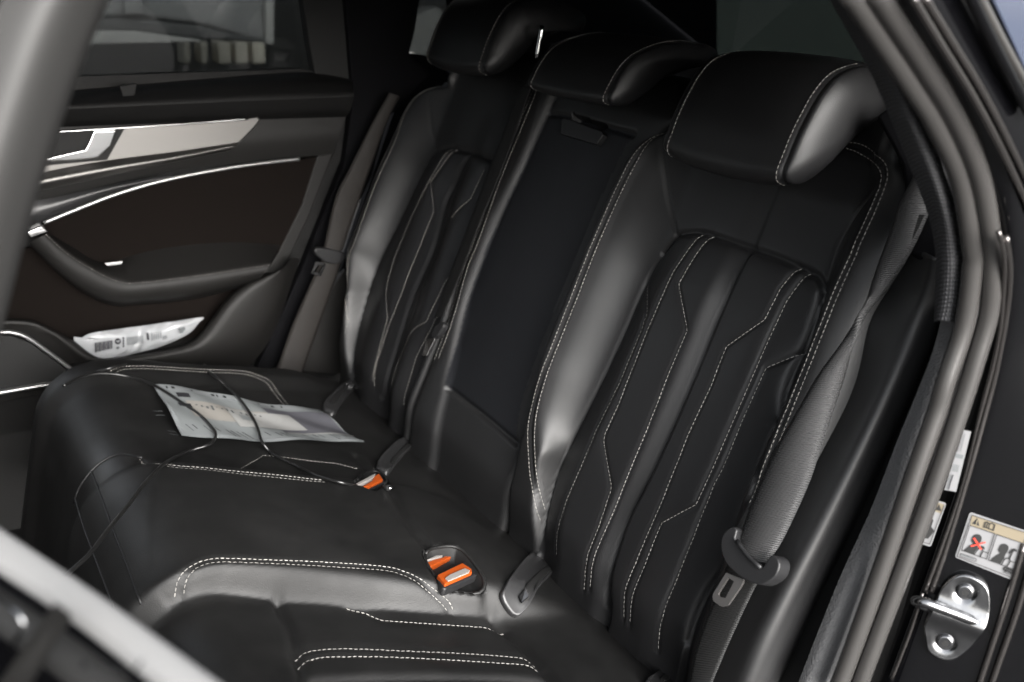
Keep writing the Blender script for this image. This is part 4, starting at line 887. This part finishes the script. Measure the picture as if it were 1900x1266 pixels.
def seat_back(y0):
    pr = [(-.98, -.12), (-1.10, .30), (-1.17, .62), (-1.20, .86), (-1.12, .90), (-1.06, .80), (-1.02, .58), (-.93, .30), (-.86, -.10)]
    sect = []
    for u in np.linspace(-1, 1, 13):
        k = (1-abs(u)**3.2*.25); q = cat(np.array(pr), 60, True); c_ = q.mean(0); q = c_+(q-c_)*k
        sect.append([(a, y0+.27*u, b) for a, b in q])
    V = np.array(sect).reshape(-1, 3); n_ = len(sect[0]); F = grid_faces(13, n_, True); F += [tuple(range(n_))[::-1], tuple(12*n_+i for i in range(n_))]
    mk('front_seat', V, F, LEATHER, tcar)
for y_ in (-.37, .37): seat_back(y_)
box('dashboard', (-1.85, 0, .30), (.3, 1.4, .5), TRIM, tcar, .04)
box('far_front_door', (-1.35, .76, .1), (1.1, .05, .9), TRIM, tcar, .02)
box('near_front_door', (-1.35, -.80, .1), (1.1, .05, .9), PAINT, tcar, .02)
# near B pillar
bp_r = [(214, -30), (190, 20), (160, 92), (126, 184), (96, 276), (66, 368), (44, 442), (14, 560), (-6, 640)]
bp_m = [(120, -30), (92, 20), (62, 92), (30, 184), (0, 276), (-28, 368), (-48, 442), (-78, 560), (-98, 640)]
bp_l = [(20, -30), (-8, 20), (-36, 92), (-66, 184), (-96, 276), (-126, 368), (-146, 442), (-176, 560), (-196, 640)]
loft('centre_pillar', [arr([(a+4, b) for a, b in bp_r], fy(-0.640)), arr(bp_r, fy(-0.680)), arr([(a-20, b) for a, b in bp_r], fy(-0.695)), arr(bp_m, fy(-0.710)), arr(bp_l, fy(-0.700))], PILLAR, tcar, 40, 6)
# ================================================================== NEAR OPEN DOOR
Z0 = .52
u_ = arr([(-60, 942), (0, 982), (184, 1106), (405, 1266), (470, 1312)], lambda q: on_z(q, Z0)); l_ = arr([(-60, 996), (0, 1036), (147, 1131), (324, 1266), (390, 1314)], lambda q: on_z(q, Z0-.004))
l2 = l_+np.array((.004, 0, -.006))
to = loft('door', [l2, l2+np.array((-.010, 0, -.03)), l2+np.array((-.018, 0, -.10)), l2+np.array((-.030, 0, -.25)), l2+np.array((-.02, 0, -.60))], PAINT, tcar, 30, 6, label='open near door with a bright aluminium belt strip')
loft('belt_strip', [u_+np.array((.004, 0, -.008)), u_, l_, l_+np.array((-.002, 0, -.008))], BELTSTRIP, to, 30, 5, solid=.003)
loft('inner_panel', [u_+np.array((.002, 0, -.006)), u_+np.array((.03, 0, -.05)), u_+np.array((.03, 0, -.6))], TRIM, to, 30, 4)
def on_skin(q, off=0.0):
    P0 = l2.mean(0)+np.array((-.018, 0, -.10)); dd = l2[3]-l2[1]; nn_ = np.cross(dd, (0, 0, 1.)); nn_ /= np.linalg.norm(nn_)
    if nn_@(CAM-P0) < 0: nn_ = -nn_
    return hit(q[0], q[1], P0+nn_*(off+.012), nn_)
mesh_m = mat('perforated_grey', (.05, .048, .046), .6, bump=('weave', 120, 1, .002))
GREYRUB = mat('grey_soft_rubber', (.02, .02, .02), .5)
tube('belt_gasket', l2+np.array((-.004, -.006, -.022)), .010, GREYRUB, to, up=(0, 0, 1))
prism('grille_strip', [on_skin(q) for q in ((102, 1118), (132, 1140), (40, 1290), (-20, 1290))], (0, 0, -.002), mesh_m, to)
tube('handle_edge', [on_skin(q, .004) for q in ((-20, 1092), (2, 1110), (46, 1152), (40, 1175), (22, 1200))], .0012, STEEL, to, seg=8)
prism('lock_button', [on_skin(q, .003) for q in ((152, 1218), (166, 1224), (162, 1240), (148, 1232))], (0, 0, -.002), PLASTIC2, to, .0008)
tube('panel_gap', [on_skin(q, .002) for q in ((170, 1226), (205, 1240), (245, 1246), (264, 1226))], .0006, STEEL, to, seg=6)
# ================================================================== LOOSE THINGS
tpk = thing('wipes_packet', 'crumpled white plastic packet with printed text lying in the far door pocket', 'packet', on_y((250, 640), .68))
pk = [(137, 625), (146, 630), (167, 619), (210, 612), (262, 605), (320, 597), (376, 589), (369, 599), (349, 620), (302, 642), (252, 656), (201, 668), (184, 668), (164, 662), (142, 645)]
PK = D(pk, .672); e0 = cat(PK, 90, True) if False else resample(cat(PK, .004, True), 121, True)
c0 = e0.mean(0); V = []; ks = [1, .97, .9, .8, .65, .5, .35, .2, .06]
rg = np.random.RandomState(4)
for k in ks:
    for i, p in enumerate(e0):
        q = c0+(p-c0)*k; b = .014*(1-k**3); wob = .0028*math.sin(q[0]*95+q[2]*60)+.002*math.sin(q[0]*240-q[2]*170)
        V.append(q+np.array((0, -b+wob*(1-k**8), 0)))
F = grid_faces(len(ks), 120, True); F.append(tuple((len(ks)-1)*120+i for i in range(120)))
V = np.array(V); f = F[300]
if np.cross(V[f[1]]-V[f[0]], V[f[3]]-V[f[0]])[1] > 0: F = [g[::-1] for g in F]
FILM = mat('white_film', (.42, .43, .445), .28, spec=.6)
mk('packet_film', V, F, FILM, tpk)
def pkp(pts): return [(100+x*320/1900, 560+y*320/1900) for x, y in pts]
def ink(name, pts, m, y=.6535): prism(name, D(pkp(pts), y), (0, .0004, 0), m, tpk)
for k in range(13):
    x = 452+k*15; ink('barcode_bar', [(x, 452-k*2.0), (x+(8 if k % 3 else 11), 450-k*2.0), (x+(8 if k % 3 else 11), 560-k*3.6), (x, 562-k*3.6)], INK)
ink('logo_disc', [(705+34*math.cos(a), 437+34*math.sin(a)) for a in np.linspace(0, 2*math.pi, 19)[:-1]], INK)
ink('logo_mark', [(690, 425), (708, 440), (722, 418), (728, 426), (708, 454), (686, 434)], FILM, .6530)
ink('triangle_mark', [(705, 490), (728, 508), (700, 528), (682, 512)], INKL)
for k in range(4): ink('bold_print', [(756+(k % 2)*3, 392+k*29), (776, 390+k*29), (774, 412+k*29), (758, 414+k*29)], INK)
for k in range(11):
    x = 805+k*17; ink('text_column', [(x, 392-k*1.8), (x+7, 391-k*1.8), (x+9, 480-k*2.4), (x+2, 482-k*2.4)], INKL)
ink('bold_bar', [(1018, 345), (1042, 340), (1052, 420), (1028, 425)], INK)
for k in range(5):
    x = 1075+k*24; ink('text_column', [(x, 340-k*4), (x+9, 338-k*4), (x+12, 430-k*7), (x+3, 432-k*7)], INKL)
for k in range(3): ink('text_column', [(1200+k*18, 378-k*3), (1208+k*18, 377-k*3), (1208+k*18, 420-k*6), (1200+k*18, 422-k*6)], INKL)
ink('pictogram', [(1380, 300), (1440, 280), (1452, 300), (1420, 345), (1388, 350)], INKL)
# clear sleeve of papers
tf = thing('document_sleeve', 'clear punched plastic sleeve holding printed papers lying on the far seat', 'documents', on_cush((480, 770), .005))
def surf_at(q, lift):
    n = .02
    for k in range(12):
        P = on_cush(q, n); n = .5*n+.5*(float(cu.at(np.array(P[1]), np.array(P@cE)))+lift)
    return on_cush(q, n)
TLq, TRq, BRq, BLq = (np.array(p, float) for p in ((284, 714), (592, 764), (672, 837), (337, 810)))
# plain A4 sheet in space between its corners, held a little above the leather
cor = [surf_at(q, .006) for q in (TLq, TRq, BRq, BLq)]; cor[2] = cor[2]+cN*.012
def sheet(u, v, h=0.0):
    P = cor[0]*(1-u)*(1-v)+cor[1]*u*(1-v)+cor[2]*u*v+cor[3]*(1-u)*v
    wv = .0035*math.sin(u*7+v*2.2)+.002*math.sin(u*17-v*9)+.003*math.sin(v*6+1)*u
    return P+cN*(wv*.8+h)
def patch(name, u0, u1, v0, v1, m, h, nu=26, nv=18, sk=0.0):
    V = [sheet(u0+(u1-u0)*i/nu+sk*(v0+(v1-v0)*j/nv-v0), v0+(v1-v0)*j/nv, h) for j in range(nv+1) for i in range(nu+1)]
    F = grid_faces(nv+1, nu+1); V = np.array(V); f = F[0]
    if np.cross(V[f[1]]-V[f[0]], V[f[3]]-V[f[0]])@cN < 0: F = [g[::-1] for g in F]
    return mk(name, V, F, m, tf)
PAP2 = mat('printed_sheet', (.30, .32, .325), .35); PAP3 = mat('cream_slip', (.39, .37, .34), .4); PAP4 = mat('white_slip', (.45, .45, .44), .35); PURP = mat('grey_lilac_card', (.145, .145, .165), .3); STRIP = mat('sleeve_strip', (.37, .39, .40), .22)
patch('document_page', 0, 1, 0, 1, PAP2, 0)
patch('sleeve_strip', 0.0, .99, 0.0, .12, STRIP, .0012)
patch('paper_slip', .13, .60, .30, .62, PAP3, .0012)
patch('paper_slip', .34, .72, .34, .72, PAP4, .0026, sk=.05)
patch('card', .60, .985, .18, .80, PURP, .0014)
for i in range(9): 
    u = (.06, .09, .20, .32, .35, .39, .60, .68, .74)[i]; patch('punched_hole', u, u+(.018 if i % 2 else .01), .04, .085, BLACK, .0016, 2, 2)
for i in range(30):
    u = .05+i*.030+random.uniform(-.004, .004)
    if random.random() < .78: patch('print_line', u, u+.006, .80, .80+random.uniform(.06, .17), INK if i % 3 else INKL, .0006, 1, 4, sk=.25)
for i in range(14):
    u = .17+i*.028; patch('print_line', u, u+.012, .38+.01*(i % 3), .40+.02*(i % 4), INKL, .0030, 1, 2)
patch('print_block', .10, .17, .16, .24, INK, .0014, 3, 3); patch('print_block', .08, .15, .36, .43, INK, .0014, 3, 3); patch('print_block', .40, .46, .46, .58, PAP2, .0032, 3, 3)
patch('sleeve_edge', 0, 1, .955, 1.0, STRIP, .0014, 40, 2); patch('sleeve_edge', .0, .02, .1, 1.0, STRIP, .0014, 2, 20); patch('sleeve_edge', .6, .99, .80, .83, PAP4, .0022, 12, 2)
for v_ in (.55, .62, .90, .96): patch('print_line', -.075+.02*(v_ > .8), -.03+.02*(v_ > .8), v_, v_+.007, INKL, -.003, 3, 1)
# cables
CABLE = mat('black_cable', (.012, .012, .012), .28, spec=.8)
c1 = [(372, 676), (390, 691), (424, 720), (449, 746), (471, 779), (479, 798), (486, 820), (501, 838), (516, 848), (553, 866), (589, 883), (645, 898), (690, 905)]
tcb = thing('charging_cable', 'black cable ending in a metal plug beside the far orange buckle', 'cable', surf_at((560, 870), 0), 'cables on the rear seat')
pts = np.array([surf_at(q, .0145 if 700 < q[1] < 835 else .004) for q in c1]); pre = np.array([surf_at(q, .003) for q in [(180, 690), (230, 678), (300, 674)]])
tube('cable_cord', np.vstack([pre, pts]), .0025, CABLE, tcb, seg=8)
p0, p1 = surf_at((688, 905), .008), surf_at((704, 905.5), .008); tube('plug_collar', [p0, p1], .0030, STEEL, tcb, smooth=False)
p2 = surf_at((721, 905.5), .008); tube('plug_grip', [p1, p2], .0046, BLACK, tcb, smooth=False); p3 = surf_at((729, 904), .008); tube('plug_tip', [p2, p3], .0036, CHROME, tcb, smooth=False, flat=.6)
c2 = [(118, 716), (150, 700), (190, 693), (240, 699), (284, 714), (310, 729), (331, 743), (368, 768), (390, 790), (400, 806), (390, 824), (350, 837), (324, 849), (302, 863), (269, 896), (239, 936), (203, 980)]
tcb2 = thing('charging_cable', 'black cable looping over the papers and down across the front of the seat', 'cable', surf_at((330, 840), 0), 'cables on the rear seat')
pts = np.array([surf_at(q, .0145 if 712 < q[1] < 830 and q[0] > 270 else .004) for q in c2])
tail = np.array([on_cush((166, 1028), .035), on_cush((125, 1066), .03), on_cush((60, 1130), .02)])
tube('cable_cord', np.vstack([pts, tail]), .0025, CABLE, tcb2, seg=8)
# ================================================================== OUTSIDE
ASPH = mat('dark_asphalt', (.028, .028, .028), .85, bump=('noise', 60, .4, .01))
g = mk('ground', [(-400, -400, -.55), (400, -400, -.55), (400, 400, -.55), (-400, 400, -.55)], [(0, 1, 2, 3)], ASPH, None, smooth=False, kind='structure')
OUT = mat('grey_metal_panel', (.30, .30, .30), .45); OUT2 = mat('pale_panel', (.55, .54, .52), .5); WOODP = mat('pale_post', (.75, .70, .60), .6)
tot = thing('vehicle_hatch', 'grey metal vehicle hatch with silver latch seen through the far window', 'vehicle', on_y((350, 70), 2.4))
prism('hatch_panel', D([(100, -120), (520, -120), (508, 84), (480, 78), (370, 46), (250, 32), (100, 34)], 2.40), (0, .1, 0), OUT, tot, .02)
prism('lower_skirt', D([(100, 36), (250, 34), (370, 48), (500, 80), (380, 74), (250, 58), (100, 56)], 2.38), (0, .06, 0), mat('dark_panel', (.12, .12, .12), .5), tot, .01)
prism('hatch_edge', D([(492, -120), (510, -120), (510, 84), (494, 84)], 2.36), (0, .05, 0), OUT2, tot, .01)
prism('bumper', D([(100, 56), (250, 58), (370, 74), (375, 78), (180, 82), (100, 84)], 2.36), (0, .1, 0), OUT2, tot, .01)
prism('latch', D([(230, -40), (264, -40), (270, 28), (232, 28)], 2.34), (0, .05, 0), SATIN, tot, .006)
for i, x in enumerate((340, 372, 404, 436, 468)):
    po = prism('fence_post', D([(x, 78), (x+(24 if i > 1 else 14), 78), (x+(26 if i > 1 else 15), 118), (x+2, 120)], 3.0), (0, .12, 0), WOODP, None, .01)
    tag(po, ('leftmost narrow pale post beyond the far window', 'second narrow pale post from the left beyond the far window', 'middle one of five pale posts beyond the far window', 'wide pale post next to the end post beyond the far window', 'rightmost wide pale post beyond the far window, under the hatch edge')[i], 'post', 'posts beyond the far window')
wl = prism('pale_panel', D([(690, 60), (745, 40), (812, 12), (835, 40), (825, 105), (700, 110)], 3.2), (0, .15, 0), mat('dull_grey_panel', (.16, .16, .155), .6), None, .01)
tag(wl, 'pale panel showing through the small far quarter window', 'panel')
wl3 = box('rear_backdrop', (12, 9.2, 1.2), (14, .2, 3.6), mat('dull_green_backdrop', (.20, .22, .20), .9), None, .02)  # invented slab that lifts the dark view through the rear glass
tag(wl3, 'dull grey green backdrop slab added behind the dark rear window', 'wall')
wl2 = prism('dark_wall', D([(-400, -900), (900, -900), (900, 420), (-400, 420)], 4.2), (0, .2, 0), BLACK, None, .01)
tag(wl2, 'dark wall behind the posts and the hatch outside the far window', 'wall')
